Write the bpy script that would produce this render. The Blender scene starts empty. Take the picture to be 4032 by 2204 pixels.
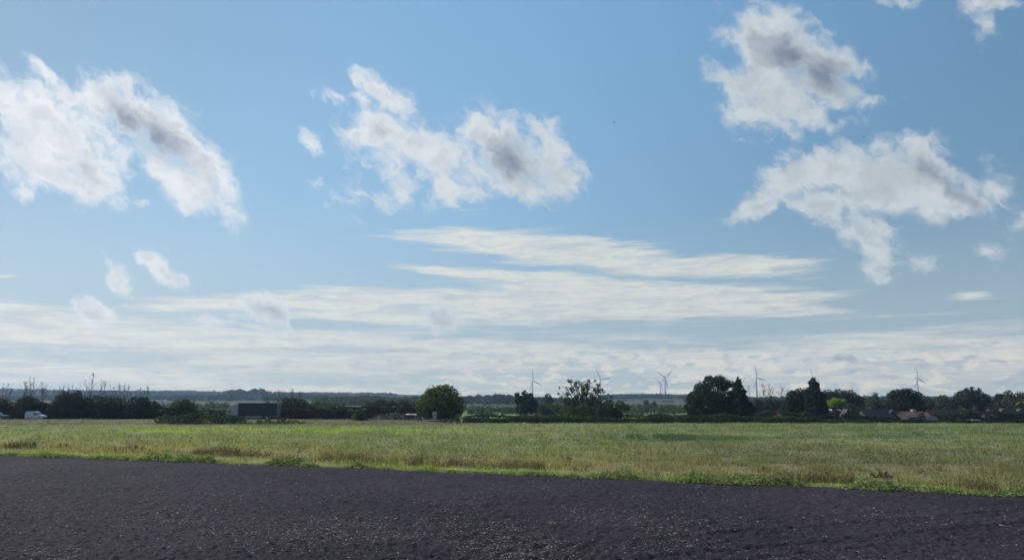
import bpy, math, random
import numpy as np
from mathutils import Vector, Matrix

random.seed(7)
np.random.seed(7)
R = math.radians
scene = bpy.context.scene
COL = scene.collection

# ------------------------------------------------------------------ camera
CAM_H = 5.0
PITCH = R(9.1)
cam_data = bpy.data.cameras.new('camera')
cam_data.sensor_width = 36.0
cam_data.lens = 26.0
cam_data.clip_start = 0.1
cam_data.clip_end = 20000.0
cam = bpy.data.objects.new('camera', cam_data)
COL.objects.link(cam)
cam.location = (0, 0, CAM_H)
cam.rotation_euler = (R(90) + PITCH, 0, 0)
scene.camera = cam

# ------------------------------------------------------------------ light
SUN_EL, SUN_AZ = 40.0, -66.0          # azimuth is measured from +Y towards +X
sun_dir = Vector((math.sin(R(SUN_AZ)) * math.cos(R(SUN_EL)),
                  math.cos(R(SUN_AZ)) * math.cos(R(SUN_EL)),
                  math.sin(R(SUN_EL))))
sd = bpy.data.lights.new('sun', 'SUN')
sd.energy = 4.6
sd.angle = R(0.5)
sd.color = (1.0, 0.95, 0.87)
sun = bpy.data.objects.new('sun', sd)
COL.objects.link(sun)
sun.rotation_euler = (-sun_dir).to_track_quat('-Z', 'Y').to_euler()
sun.location = (0, 0, 400)

scene.view_settings.view_transform = 'Standard'
scene.view_settings.look = 'None'
scene.view_settings.exposure = 0.0
scene.view_settings.gamma = 1.0
scene.view_settings.use_curve_mapping = False
scene.cycles.max_bounces = 6
scene.cycles.diffuse_bounces = 2
scene.cycles.glossy_bounces = 2
scene.cycles.transmission_bounces = 4
scene.cycles.transparent_max_bounces = 8
scene.cycles.volume_bounces = 0
scene.cycles.use_denoising = True
scene.cycles.caustics_reflective = False
scene.cycles.caustics_refractive = False

# ------------------------------------------------- where a photographed point stands
FPX = 2912.0
def ray(px, py):
    x = (px - 2016) / FPX
    y = -(py - 1102) / FPX
    return Vector((x, math.cos(PITCH) - math.sin(PITCH) * y, math.sin(PITCH) + math.cos(PITCH) * y))
def at(px, py, dist):
    """world point seen at photo pixel (px, py) when it stands `dist` metres away along Y"""
    r = ray(px, py)
    k = dist / r.y
    return Vector((r.x * k, dist, CAM_H + r.z * k))
def azel(px, py):
    r = ray(px, py).normalized()
    return math.degrees(math.atan2(r.x, r.y)), math.degrees(math.asin(r.z))

# ------------------------------------------------------------------ node helper
class G:
    """thin helper that writes shader maths"""
    def __init__(s, nt):
        s.nt = nt
    def n(s, t, **kw):
        nd = s.nt.nodes.new(t)
        for k, v in kw.items():
            setattr(nd, k, v)
        return nd
    def put(s, sock, v):
        if isinstance(v, bpy.types.NodeSocket):
            s.nt.links.new(v, sock)
        elif v is not None:
            try:
                sock.default_value = v
            except Exception:
                sock.default_value = (v, v, v)
    def m(s, op, a, b=None, c=None, clamp=False):
        nd = s.n('ShaderNodeMath', operation=op, use_clamp=clamp)
        for i, v in enumerate((a, b, c)):
            s.put(nd.inputs[i], v)
        return nd.outputs[0]
    def v(s, op, a, b=None, c=None):
        nd = s.n('ShaderNodeVectorMath', operation=op)
        s.put(nd.inputs[0], a)
        s.put(nd.inputs[1], b)
        s.put(nd.inputs[2], c)
        return nd.outputs['Value'] if op in ('LENGTH', 'DOT_PRODUCT', 'DISTANCE') else nd.outputs[0]
    def noise(s, vec, scale, detail=2.0, rough=0.5, color=False, dist=0.0, dims='3D'):
        nd = s.n('ShaderNodeTexNoise', noise_dimensions=dims)
        s.put(nd.inputs['Vector'], vec)
        nd.inputs['Scale'].default_value = scale
        nd.inputs['Detail'].default_value = detail
        nd.inputs['Roughness'].default_value = rough
        nd.inputs['Distortion'].default_value = dist
        return nd.outputs['Color' if color else 'Fac']
    def sstep(s, x, a, b, lo=0.0, hi=1.0):
        nd = s.n('ShaderNodeMapRange', interpolation_type='SMOOTHSTEP')
        s.put(nd.inputs['Value'], x)
        nd.inputs['From Min'].default_value = a
        nd.inputs['From Max'].default_value = b
        nd.inputs['To Min'].default_value = lo
        nd.inputs['To Max'].default_value = hi
        return nd.outputs[0]
    def mix(s, f, a, b, blend='MIX'):
        nd = s.n('ShaderNodeMix', data_type='RGBA', blend_type=blend)
        s.put(nd.inputs[0], f)
        s.put(nd.inputs[6], a)
        s.put(nd.inputs[7], b)
        return nd.outputs[2]
    def xyz(s, vec):
        nd = s.n('ShaderNodeSeparateXYZ')
        s.put(nd.inputs[0], vec)
        return nd.outputs
    def comb(s, x, y, z):
        nd = s.n('ShaderNodeCombineXYZ')
        for i, v in enumerate((x, y, z)):
            s.put(nd.inputs[i], v)
        return nd.outputs[0]
    def emap(s, vec, loc, rot, scale):
        nd = s.n('ShaderNodeMapping', vector_type='TEXTURE')
        s.put(nd.inputs[0], vec)
        nd.inputs['Location'].default_value = loc
        nd.inputs['Rotation'].default_value = rot
        nd.inputs['Scale'].default_value = scale
        return nd.outputs[0]

def lin(r, g, b):
    f = lambda c: (c / 255) / 12.92 if c / 255 <= 0.04045 else ((c / 255 + 0.055) / 1.055) ** 2.4
    return (f(r), f(g), f(b), 1.0)

# ------------------------------------------------------------------ sky
world = bpy.data.worlds.new('World')
scene.world = world
world.use_nodes = True
world.cycles.sampling_method = 'MANUAL'
world.cycles.sample_map_resolution = 256
scene.cycles.use_adaptive_sampling = True
scene.cycles.adaptive_threshold = 0.02
scene.cycles.adaptive_min_samples = 8
nt = world.node_tree
nt.nodes.clear()
g = G(nt)
out = g.n('ShaderNodeOutputWorld')
bg = g.n('ShaderNodeBackground')
nt.links.new(bg.outputs[0], out.inputs[0])
sky = g.n('ShaderNodeTexSky', sky_type='NISHITA', sun_disc=False)
sky.sun_elevation = R(SUN_EL)
sky.sun_rotation = R(SUN_AZ)
sky.altitude = 20
sky.air_density = 1.0
sky.dust_density = 0.6
sky.ozone_density = 1.5
SKY_STRENGTH = 0.14
bg.inputs['Strength'].default_value = SKY_STRENGTH
K = 1.0 / SKY_STRENGTH

tc = g.n('ShaderNodeTexCoord').outputs['Generated']
d = g.xyz(tc)
az = g.m('MULTIPLY', g.m('ARCTAN2', d[0], d[1]), 57.29578)
el = g.m('MULTIPLY', g.m('ARCSINE', d[2]), 57.29578)
p = g.comb(az, el, 0.0)

# clouds are drifting shapes placed by compass direction and height above the horizon
# (cx, cy, half length, half width, tilt clockwise, weight) on a 2576 px wide chart
CUMULUS = [
 (15,245,60,70,0,1),(95,280,110,80,25,1),(185,360,130,95,35,1),(60,345,85,85,0,.9),(115,420,120,42,18,1),(225,450,85,52,25,1),
 (115,185,62,16,38,.8),(170,235,62,28,48,.9),(260,240,70,50,20,1),(322,222,22,42,-15,.9),(350,285,110,60,38,1),(435,350,130,62,44,1.1),
 (510,430,105,55,58,1),(470,450,100,52,50,1),(565,525,45,24,30,.9),(400,420,60,32,45,.8),(65,485,26,16,25,.6),(20,405,60,18,-10,.7),
 (365,508,22,12,0,.4),
 (368,655,34,20,30,1.1),(400,684,50,17,38,1.1),(455,712,26,15,50,.9),(300,700,48,24,58,1.1),
 (240,786,50,27,25,1.3),(205,772,30,15,45,1.1),(672,781,64,30,28,1.5),(715,800,34,16,60,1.2),(1110,804,54,30,20,1.45),(520,798,55,12,10,.5),(625,795,50,14,0,.4),
 (905,192,30,20,25,.75),(945,218,52,28,33,.85),(992,245,50,30,35,.8),(918,252,34,18,25,.6),(840,247,34,14,15,.4),(783,362,17,26,-35,.65),(778,455,14,9,0,.3),
 (895,335,62,26,0,.9),(960,325,80,42,15,1),(1045,360,110,45,22,1),(1105,400,70,58,50,1),(985,415,38,56,-30,.8),(1010,465,34,36,0,.6),
 (1120,470,58,44,70,.85),(885,490,30,36,0,.3),(958,508,36,22,20,.5),(1070,440,44,30,80,.6),
 (1195,330,42,38,0,.9),(1235,350,85,60,35,1),(1290,395,115,72,32,1.15),(1348,335,30,30,0,.9),(1388,385,34,72,-18,1),(1408,440,62,45,35,1),
 (1345,465,90,38,5,1),(1215,480,52,24,0,.6),(1285,488,52,18,22,.6),(1440,470,22,18,40,.6),
 (1195,420,50,50,0,.9),(1160,276,20,8,0,.25),
 (1905,88,72,46,-35,.9),(1960,52,44,40,0,.9),(1960,130,125,85,20,1.15),(2055,160,110,62,25,1.15),(1890,200,88,76,0,1),(1960,245,115,78,0,1.1),
 (1985,280,90,38,15,.85),(1830,215,34,46,0,.65),(2122,165,26,48,-25,1),(2138,225,24,24,0,.7),(1880,290,60,40,25,.8),(2100,318,50,12,-8,.35),(2070,215,70,55,0,1.1),
 (2000,448,100,50,-28,1),(2100,425,120,50,-8,1.05),(2220,430,140,66,8,1.2),(2325,382,50,46,40,1.05),(2340,455,110,60,30,1.2),(2190,485,120,52,0,1.15),
 (1925,520,92,26,-25,.9),(2060,515,90,36,5,1),(2390,520,95,38,0,1.05),(2430,490,60,26,25,.9),(2500,478,48,26,10,.5),
 (2175,580,78,42,18,.95),(2215,620,48,36,0,.85),(2208,672,40,30,0,.75),(2290,655,30,16,0,.3),
 (2240,4,50,14,0,.55),(2480,10,60,26,0,.45),(2478,60,24,44,0,.5),(2490,636,30,20,0,.45),(2572,560,26,24,0,.5),(2490,400,16,8,0,.2),
 (1985,905,46,20,8,.3),(2190,262,30,8,0,.2),(2110,898,50,16,10,.9)]
CORES = [
 (330,300,90,30,40,1),(400,345,85,42,40,1.2),(450,400,60,24,48,.8),(215,425,36,44,-20,.55),(290,250,26,18,30,.5),
 (1285,400,62,42,35,1.2),(1350,450,60,26,20,.5),(1000,340,90,18,15,.3),
 (1985,140,80,46,25,1.1),(2075,190,74,44,18,1.15),
 (2385,462,100,17,38,1.0),(2330,430,85,34,25,.7),(2110,898,52,13,10,.8),(2185,400,66,18,10,.5),(2180,480,70,22,5,.3),
 (690,789,46,10,35,.5),(1112,814,32,10,30,.35),(235,789,38,10,35,.4)]
STRATUS = [
 (1230,608,200,27,2,1),(1400,628,240,34,5,1),(1570,655,210,30,6,1),(1790,672,200,28,-1,1),(1900,660,110,20,2,.8),
 (1190,684,170,12,3,.7),(1340,702,210,20,5,.8),(1500,728,330,30,3,.9),(1760,735,290,26,2,.9),
 (1080,752,280,26,0,.9),(1400,768,420,36,1,1),(1750,770,300,26,2,.95),(1990,775,150,10,3,.8),(850,766,260,22,2,.8),(600,764,240,16,-2,.8),
 (1000,800,300,14,2,.7),(1950,795,110,5,0,.5),(1230,795,260,16,-1,.7),
 (60,785,210,22,4,.95),(110,820,240,20,2,.8),(330,850,460,24,2,.8),(820,852,480,18,2,.8),(1200,872,420,16,3,.8),
 (2110,872,330,28,-2,.5),(2420,890,300,70,0,.5),(1170,531,60,3,2,.35),(2440,746,50,4,0,.4),(5,703,28,3,0,.5),
 (1900,915,520,38,2,.6),(1500,900,420,26,3,.7),(900,905,420,18,2,.6),(300,935,400,20,1,.55)]
Q = 4032 / 2576
def after(vec, acc):
    """same vector, but worked out after acc: keeps the shader's live values few"""
    return g.v('MULTIPLY_ADD', g.comb(acc, acc, 0.0), (1e-7, 1e-7, 0.0), vec) if acc is not None else vec
def blobs(vec, lst, k=0.25, first=None, grow=1.32):
    acc = None
    for cx, cy, rx, ry, a, w in lst:
        c = azel(cx * Q, cy * Q)
        ca, sa = math.cos(R(a)), math.sin(R(a))
        e = azel((cx + rx * ca) * Q, (cy + rx * sa) * Q)
        f = azel((cx + ry * sa) * Q, (cy - ry * ca) * Q)
        ax = Vector((e[0] - c[0], e[1] - c[1])); ay = Vector((f[0] - c[0], f[1] - c[1]))
        q = g.emap(after(vec, acc if acc is not None else first), (c[0], c[1], 0), (0, 0, math.atan2(ax.y, ax.x)), (max(ax.length * grow, 0.25), max(ay.length * grow, 0.25), 1))
        val = g.m('MULTIPLY_ADD', g.v('LENGTH', q), -w, w)
        acc = val if acc is None else g.m('SMOOTH_MAX', acc, val, k)
    return acc

# slow swirl and fine curl shift the shapes
w1 = g.v('SUBTRACT', g.noise(p, 0.16, 2.0, 0.55, True), (0.5, 0.5, 0.5))
w2 = g.v('SUBTRACT', g.noise(p, 0.75, 3.0, 0.6, True), (0.5, 0.5, 0.5))
pw = g.v('ADD', p, g.v('MULTIPLY', w1, (1.3, 1.0, 0.0)))
pw = g.v('ADD', pw, g.v('MULTIPLY', w2, (1.5, 1.4, 0.0)))
flat = g.v('MULTIPLY', pw, (1, 1, 0))
# torn edges lean down to the right, as the wind shear draws them
lean = g.emap(flat, (0, 0, 0), (0, 0, R(-38)), (1.35, 0.85, 1))
f_det = g.noise(lean, 0.55, 9.0, 0.62, dist=0.2)
cum = blobs(flat, CUMULUS)
cden = g.m('ADD', cum, g.m('MULTIPLY', g.m('SUBTRACT', f_det, 0.485), 2.6))
core = blobs(flat, CORES, 0.3, cden, 1.8)

# other fair weather clouds all round the sky outside the photographed part
hi = g.noise(tc, 3.2, 7.0, 0.58)
outside = g.m('MAXIMUM', g.sstep(g.m('ABSOLUTE', az), 37, 44), g.sstep(el, 33, 40))
far_c = g.m('MULTIPLY', g.m('SUBTRACT', hi, 0.56), 6.0)
far_c = g.m('SUBTRACT', g.m('MULTIPLY', g.m('ADD', far_c, 1.0), outside), 1.0)
cden = g.m('MAXIMUM', cden, far_c)
c_alpha = g.sstep(cden, -0.12, 0.80)

# layered altostratus: long streaks
sx = g.v('MULTIPLY', p, (0.16, 1.0, 0.0))
sw = g.v('MULTIPLY', g.v('SUBTRACT', g.noise(sx, 0.9, 3.0, 0.55, True), (0.5, 0.5, 0.5)), (5.0, 0.75, 0.0))
ps = g.v('MULTIPLY', g.v('ADD', p, sw), (1, 1, 0))
s_det = g.noise(g.v('MULTIPLY', ps, (0.07, 1.1, 0.0)), 1.5, 7.0, 0.62)
stra = blobs(ps, STRATUS, 0.2, core, 1.27)
sden = g.m('ADD', stra, g.m('MULTIPLY', g.m('SUBTRACT', s_det, 0.47), 2.0))
s_alpha = g.sstep(sden, -0.05, 0.55)
rip = g.noise(g.v('MULTIPLY', ps, (0.42, 1.9, 0.0)), 1.5, 5.0, 0.6, dist=0.3)
s_alpha = g.m('MULTIPLY', s_alpha, g.sstep(rip, 0.30, 0.60, 0.62, 1.0))
# thinner sheets low down, denser towards the horizon
low = g.noise(g.v('MULTIPLY', p, (0.07, 1.0, 0.0)), 1.25, 5.0, 0.6, dist=0.4)
low_a = g.m('MULTIPLY', g.sstep(low, 0.45, 0.60), g.sstep(g.m('ADD', el, g.m('MULTIPLY', az, 0.03)), 5.9, 4.3))
s_alpha = g.m('MAXIMUM', s_alpha, g.m('MULTIPLY', low_a, 0.75))
# small puffs in rows near the horizon
pf = g.noise(g.v('MULTIPLY', p, (0.33, 1.2, 0.0)), 1.5, 6.0, 0.55, dist=0.3)
pf_a = g.m('MULTIPLY', g.sstep(pf, 0.49, 0.56), g.m('MULTIPLY', g.sstep(el, 4.6, 2.6), g.sstep(el, -0.5, 0.5)))
pf_a = g.m('MULTIPLY', pf_a, g.sstep(az, -14, 4, 0.35, 1.0))

# colours
toward = g.v('DOT_PRODUCT', tc, tuple(sun_dir))
glow = g.sstep(toward, 0.30, 0.95)
sr = g.n('ShaderNodeSeparateColor'); nt.links.new(sky.outputs[0], sr.inputs[0])
side = g.m('MULTIPLY', g.sstep(toward, -0.1, 0.62, 0.70, 1.05), g.sstep(toward, 0.66, 0.95, 1.0, 0.82))
chan = [g.m('MULTIPLY', g.m('MULTIPLY', g.m('POWER', sr.outputs[i], e_), k_ * K), side)
        for i, (e_, k_) in enumerate(((0.60, 0.160), (0.43, 0.272), (0.28, 0.425)))]
base = g.comb(*chan)
def kcol(r_, g_, b_):
    c = lin(r_, g_, b_)
    return (c[0] * K, c[1] * K, c[2] * K, 1)
mist = g.mix(glow, kcol(172, 190, 195), kcol(196, 209, 216))
mist_a = g.sstep(el, 16.0, -1.0, 0.0, 0.94)
base = g.mix(mist_a, base, mist)
s_col = g.mix(glow, kcol(224, 225, 216), kcol(248, 245, 234))
s_dark = g.sstep(g.noise(g.v('MULTIPLY', ps, (0.16, 1.2, 0.0)), 1.0, 4.0, 0.6), 0.46, 0.66)
s_col = g.mix(g.m('MULTIPLY', s_dark, 0.5), s_col, kcol(180, 190, 202))
c = g.mix(g.m('MULTIPLY', s_alpha, 0.92), base, s_col)
pf_c = g.mix(g.sstep(g.noise(g.v('MULTIPLY', p, (0.45, 1.0, 0.0)), 1.6, 4.0, 0.5), 0.42, 0.62), kcol(228, 226, 214), kcol(168, 182, 196))
c = g.mix(g.m('MULTIPLY', pf_a, 0.8), c, pf_c)
c_wh = g.mix(glow, kcol(208, 215, 217), kcol(250, 251, 252))
# relief: compare the billows with those a step nearer the sun
off = g.v('ADD', lean, (0.35, -0.30, 0))
rel = g.m('SUBTRACT', f_det, g.noise(off, 0.55, 5.0, 0.62, dist=0.2))
c_gr = g.mix(g.m('MULTIPLY', g.m('ADD', g.m('MULTIPLY', rel, 2.2), 0.12, clamp=True), g.sstep(cden, 0.25, 0.9), clamp=True), c_wh, kcol(205, 212, 224))
core_f = g.m('ADD', core, g.m('MULTIPLY', g.m('SUBTRACT', f_det, 0.5), 1.5))
core_f = g.m('MULTIPLY', g.sstep(core_f, 0.08, 1.25), g.sstep(cden, 0.1, 0.6))
c_dk = g.mix(glow, kcol(120, 132, 150), kcol(150, 158, 174))
thick = g.m('ADD', cum, g.m('MULTIPLY', g.m('SUBTRACT', g.noise(flat, 0.50, 6.0, 0.58), 0.5), 2.4))
c_gr = g.mix(g.sstep(thick, 0.40, 1.15, 0.0, 0.55), c_gr, g.mix(glow, kcol(172, 180, 186), kcol(214, 218, 224)))
c_gr = g.mix(core_f, c_gr, c_dk)
c = g.mix(g.m('MULTIPLY', c_alpha, 0.94), c, c_gr)
# the air glows warm just over the skyline
c = g.mix(g.sstep(el, 5.0, 0.5, 0.0, 1.0), c, g.mix(1.0, c, (1.33, 1.20, 0.99, 1.0), 'MULTIPLY'))
# the ground half is dim earth
c = g.mix(g.sstep(el, -0.2, -1.5), c, kcol(90, 95, 80))
nt.links.new(c, bg.inputs[0])

# ------------------------------------------------------------------ small tools
def vnoise(P, seed=0):
    """value noise in 0..1 at points P (N,3)"""
    P = np.asarray(P, dtype=np.float64)
    I = np.floor(P).astype(np.int64)
    F = P - I
    F = F * F * (3 - 2 * F)
    def h(ix, iy, iz):
        n = (ix * 374761393 + iy * 668265263 + iz * 2147483647 + seed * 144269) & 0xFFFFFFFF
        n = ((n ^ (n >> 13)) * 1274126177) & 0xFFFFFFFF
        n = ((n ^ (n >> 16)) * 2246822519) & 0xFFFFFFFF
        return ((n ^ (n >> 15)) & 0xFFFFFF) / float(0xFFFFFF)
    x, y, z = I[:, 0], I[:, 1], I[:, 2]
    def lx(a, b):
        return h(x, a, b) * (1 - F[:, 0]) + h(x + 1, a, b) * F[:, 0]
    y0 = lx(y, z) * (1 - F[:, 1]) + lx(y + 1, z) * F[:, 1]
    y1 = lx(y, z + 1) * (1 - F[:, 1]) + lx(y + 1, z + 1) * F[:, 1]
    return y0 * (1 - F[:, 2]) + y1 * F[:, 2]
def fbm(P, octaves=4, seed=0):
    P = np.asarray(P, dtype=np.float64)
    a, t, s = 0.5, 0.0, 0.0
    for o in range(octaves):
        s = s + a * vnoise(P * 2 ** o + 17.3 * o, seed + o)
        t += a
        a *= 0.5
    return s / t
def xy0(x, y, k=1.0):
    return np.stack([np.asarray(x) * k, np.asarray(y) * k, np.zeros(len(x))], 1)
def sst(x, a, b):
    t = np.clip((x - a) / (b - a), 0, 1)
    return t * t * (3 - 2 * t)

def np_mesh(name, V, F, smooth=False):
    """mesh from an (N,3) array and an (M,k) array of faces"""
    me = bpy.data.meshes.new(name)
    V = np.asarray(V, dtype=np.float32)
    F = np.asarray(F, dtype=np.int32)
    me.vertices.add(len(V))
    me.vertices.foreach_set('co', V.ravel())
    k = F.shape[1]
    me.loops.add(F.size)
    me.loops.foreach_set('vertex_index', F.ravel())
    me.polygons.add(len(F))
    me.polygons.foreach_set('loop_start', np.arange(0, F.size, k, dtype=np.int32))
    me.polygons.foreach_set('loop_total', np.full(len(F), k, dtype=np.int32))
    me.update(calc_edges=True)
    if smooth:
        me.polygons.foreach_set('use_smooth', np.ones(len(F), dtype=bool))
    return me
def link(name, me, mat=None, parent=None):
    o = bpy.data.objects.new(name, me)
    if mat is not None and me is not None and not me.materials:
        me.materials.append(mat)
    COL.objects.link(o)
    if parent is not None:
        o.parent = parent
    return o
def tag(o, label=None, cat=None, group=None, kind=None):
    for k, v in (('label', label), ('category', cat), ('group', group), ('kind', kind)):
        if v:
            o[k] = v
    return o
def thing(name, loc, label, cat, group=None, rz=0.0):
    o = bpy.data.objects.new(name, None)
    COL.objects.link(o)
    o.location = loc
    o.rotation_euler = (0, 0, rz)
    o.empty_display_size = 0.3
    return tag(o, label, cat, group)

class MB:
    """collects simple solids into one mesh"""
    def __init__(s):
        s.v, s.f = [], []
    def add(s, vs, fs):
        b = len(s.v)
        s.v += [tuple(v) for v in vs]
        s.f += [tuple(i + b for i in f) for f in fs]
        return s
    def box(s, x0, x1, y0, y1, z0, z1):
        vs = [(x, y, z) for z in (z0, z1) for y in (y0, y1) for x in (x0, x1)]
        return s.add(vs, [(0, 2, 3, 1), (4, 5, 7, 6), (0, 1, 5, 4), (2, 6, 7, 3), (0, 4, 6, 2), (1, 3, 7, 5)])
    def prism(s, pts, y0, y1):
        """outline pts (x, z) pulled along y"""
        n = len(pts)
        vs = [(x, y0, z) for x, z in pts] + [(x, y1, z) for x, z in pts]
        fs = [tuple(range(n)), tuple(range(2 * n - 1, n - 1, -1))]
        fs += [(i, i + n, (i + 1) % n + n, (i + 1) % n) for i in range(n)]
        return s.add(vs, fs)
    def tube(s, pts, rad, n=6, cap=True):
        pts = [Vector(p) for p in pts]
        if not isinstance(rad, (list, tuple)):
            rad = [rad] * len(pts)
        vs, fs = [], []
        up = Vector((0.31, 0.17, 0.93)).normalized()
        for i, p_ in enumerate(pts):
            d_ = (pts[min(i + 1, len(pts) - 1)] - pts[max(i - 1, 0)])
            d_ = d_.normalized() if d_.length > 1e-9 else Vector((0, 0, 1))
            a = d_.cross(up)
            if a.length < 0.05:
                a = d_.cross(Vector((1, 0, 0)))
            a.normalize()
            b = d_.cross(a)
            for j in range(n):
                t = 2 * math.pi * j / n
                vs.append(p_ + (a * math.cos(t) + b * math.sin(t)) * rad[i])
        for i in range(len(pts) - 1):
            for j in range(n):
                fs.append((i * n + j, i * n + (j + 1) % n, (i + 1) * n + (j + 1) % n, (i + 1) * n + j))
        if cap:
            fs.append(tuple(range(n - 1, -1, -1)))
            fs.append(tuple(range((len(pts) - 1) * n, len(pts) * n)))
        return s.add(vs, fs)
    def build(s, name, mat, parent=None, smooth=False, bevel=0.0):
        me = bpy.data.meshes.new(name)
        me.from_pydata(s.v, [], s.f)
        if smooth:
            me.polygons.foreach_set('use_smooth', [True] * len(me.polygons))
        o = link(name, me, mat, parent)
        if bevel:
            b = o.modifiers.new('bevel', 'BEVEL')
            b.width = bevel
            b.segments = 2
            b.limit_method = 'ANGLE'
        return o

# ------------------------------------------------------------------ materials
def new_mat(name):
    m = bpy.data.materials.new(name)
    m.use_nodes = True
    m.node_tree.nodes.clear()
    q = G(m.node_tree)
    o = q.n('ShaderNodeOutputMaterial')
    return m, q, o
def solid(name, col, rough=0.6, metal=0.0, var=0.12, scale=3.0, spec=0.4):
    m, q, o = new_mat(name)
    b = q.n('ShaderNodeBsdfPrincipled')
    pos = q.n('ShaderNodeTexCoord').outputs['Object']
    f = q.noise(pos, scale, 4.0, 0.6)
    lo = tuple(c * (1 - var) for c in col) + (1,)
    hi_ = tuple(min(1, c * (1 + var)) for c in col) + (1,)
    q.put(b.inputs['Base Color'], q.mix(q.sstep(f, 0.35, 0.65), lo, hi_))
    b.inputs['Roughness'].default_value = rough
    b.inputs['Metallic'].default_value = metal
    b.inputs['Specular IOR Level'].default_value = spec
    m.node_tree.links.new(b.outputs[0], o.inputs[0])
    return m
def leafy(name, a, b_, scale=0.8, trans=0.35, rnd=True):
    """leaf material: two leaf colours in drifts, some light passes through"""
    m, q, o = new_mat(name)
    geo = q.n('ShaderNodeNewGeometry')
    pos = geo.outputs['Position']
    f = q.noise(pos, scale, 4.0, 0.65)
    f = q.sstep(f, 0.36, 0.64)
    if rnd:
        f = q.m('ADD', q.m('MULTIPLY', f, 0.6), q.m('MULTIPLY', geo.outputs['Random Per Island'], 0.5), clamp=True)
    col = q.mix(f, a + (1,), b_ + (1,))
    di = q.n('ShaderNodeBsdfDiffuse')
    tr = q.n('ShaderNodeBsdfTranslucent')
    q.put(di.inputs[0], col)
    q.put(tr.inputs[0], q.mix(1.0, col, (1.25, 1.35, 0.6, 1), 'MULTIPLY'))
    mx = q.n('ShaderNodeMixShader')
    mx.inputs[0].default_value = trans
    q.nt.links.new(di.outputs[0], mx.inputs[1])
    q.nt.links.new(tr.outputs[0], mx.inputs[2])
    q.nt.links.new(mx.outputs[0], o.inputs[0])
    return m

# ------------------------------------------------------------------ land
# the ploughed field ends along this line (world x -> y)
EDGE = [(0, 1797), (783, 1816), (1409, 1844), (2035, 1875), (2739, 1902), (3287, 1928), (4032, 1950)]
def ground_hit(px, py, z=0.0):
    r = ray(px, py)
    k = (z - CAM_H) / r.z
    return r.x * k, r.y * k
EP = [ground_hit(*e) for e in EDGE]
ex = np.array([e[0] for e in EP]); ey = np.array([e[1] for e in EP])
fitE = np.polyfit(ex, ey, 2)
slopeL = 2 * fitE[0] * ex.min() + fitE[1]; slopeR = 2 * fitE[0] * ex.max() + fitE[1]
def edge_y(x):
    x = np.asarray(x, dtype=float)
    y = np.polyval(fitE, np.clip(x, ex.min(), ex.max()))
    y = y + np.where(x < ex.min(), (x - ex.min()) * slopeL, 0) + np.where(x > ex.max(), (x - ex.max()) * slopeR, 0)
    return y
ESLOPE = (EP[-1][1] - EP[0][1]) / (EP[-1][0] - EP[0][0])
ECOS = 1 / math.sqrt(1 + ESLOPE ** 2)
def beyond(x, y):
    """metres past the ploughed edge"""
    return (np.asarray(y) - edge_y(x)) * ECOS

def land_z(x, y):
    x = np.asarray(x, dtype=float); y = np.asarray(y, dtype=float)
    s = x / np.maximum(y, 1.0)
    dip_side = sst(s, -0.16, -0.02)              # the village side lies lower
    z = -3.6 * sst(y, 151, 205) * dip_side
    z = z - 1.3 * sst(y, 172, 230) * (1 - dip_side)
    bank = sst(y, 153.0, 156.5) * (1 - sst(y, 164, 170))
    road_side = 1 - sst(s, -0.20, -0.10)
    z = z + bank * 0.38 * road_side
    z = z + 0.62 * sst(y, 147.5, 152.5) * (1 - sst(y, 154.6, 156.2)) * (1 - sst(s, -0.13, -0.08))
    z = z + 3.2 * sst(y, 600, 1600)
    hill = np.interp(s, [-0.8, -0.69, -0.6, -0.4, -0.2, -0.08, 0.0, 0.08, 0.14, 0.22, 0.3, 0.5, 0.8],
                     [36, 34, 30, 25, 19, 14, 8, 7, 17, 15, 10, 12, 14])
    z = z + hill * sst(y, 1300, 2900)
    n = fbm(xy0(x, y, 1 / 160.0), 3, 5) - 0.5
    z = z + n * np.interp(y, [0, 160, 500, 2000], [0, 0, 2.0, 8.0])
    n2 = fbm(xy0(x, y, 1 / 7.0), 3, 9) - 0.5
    z = z + n2 * 0.22 * (y < 600)
    return z
def gz(x, y):
    return float(land_z(np.array([x]), np.array([y]))[0])

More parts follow.
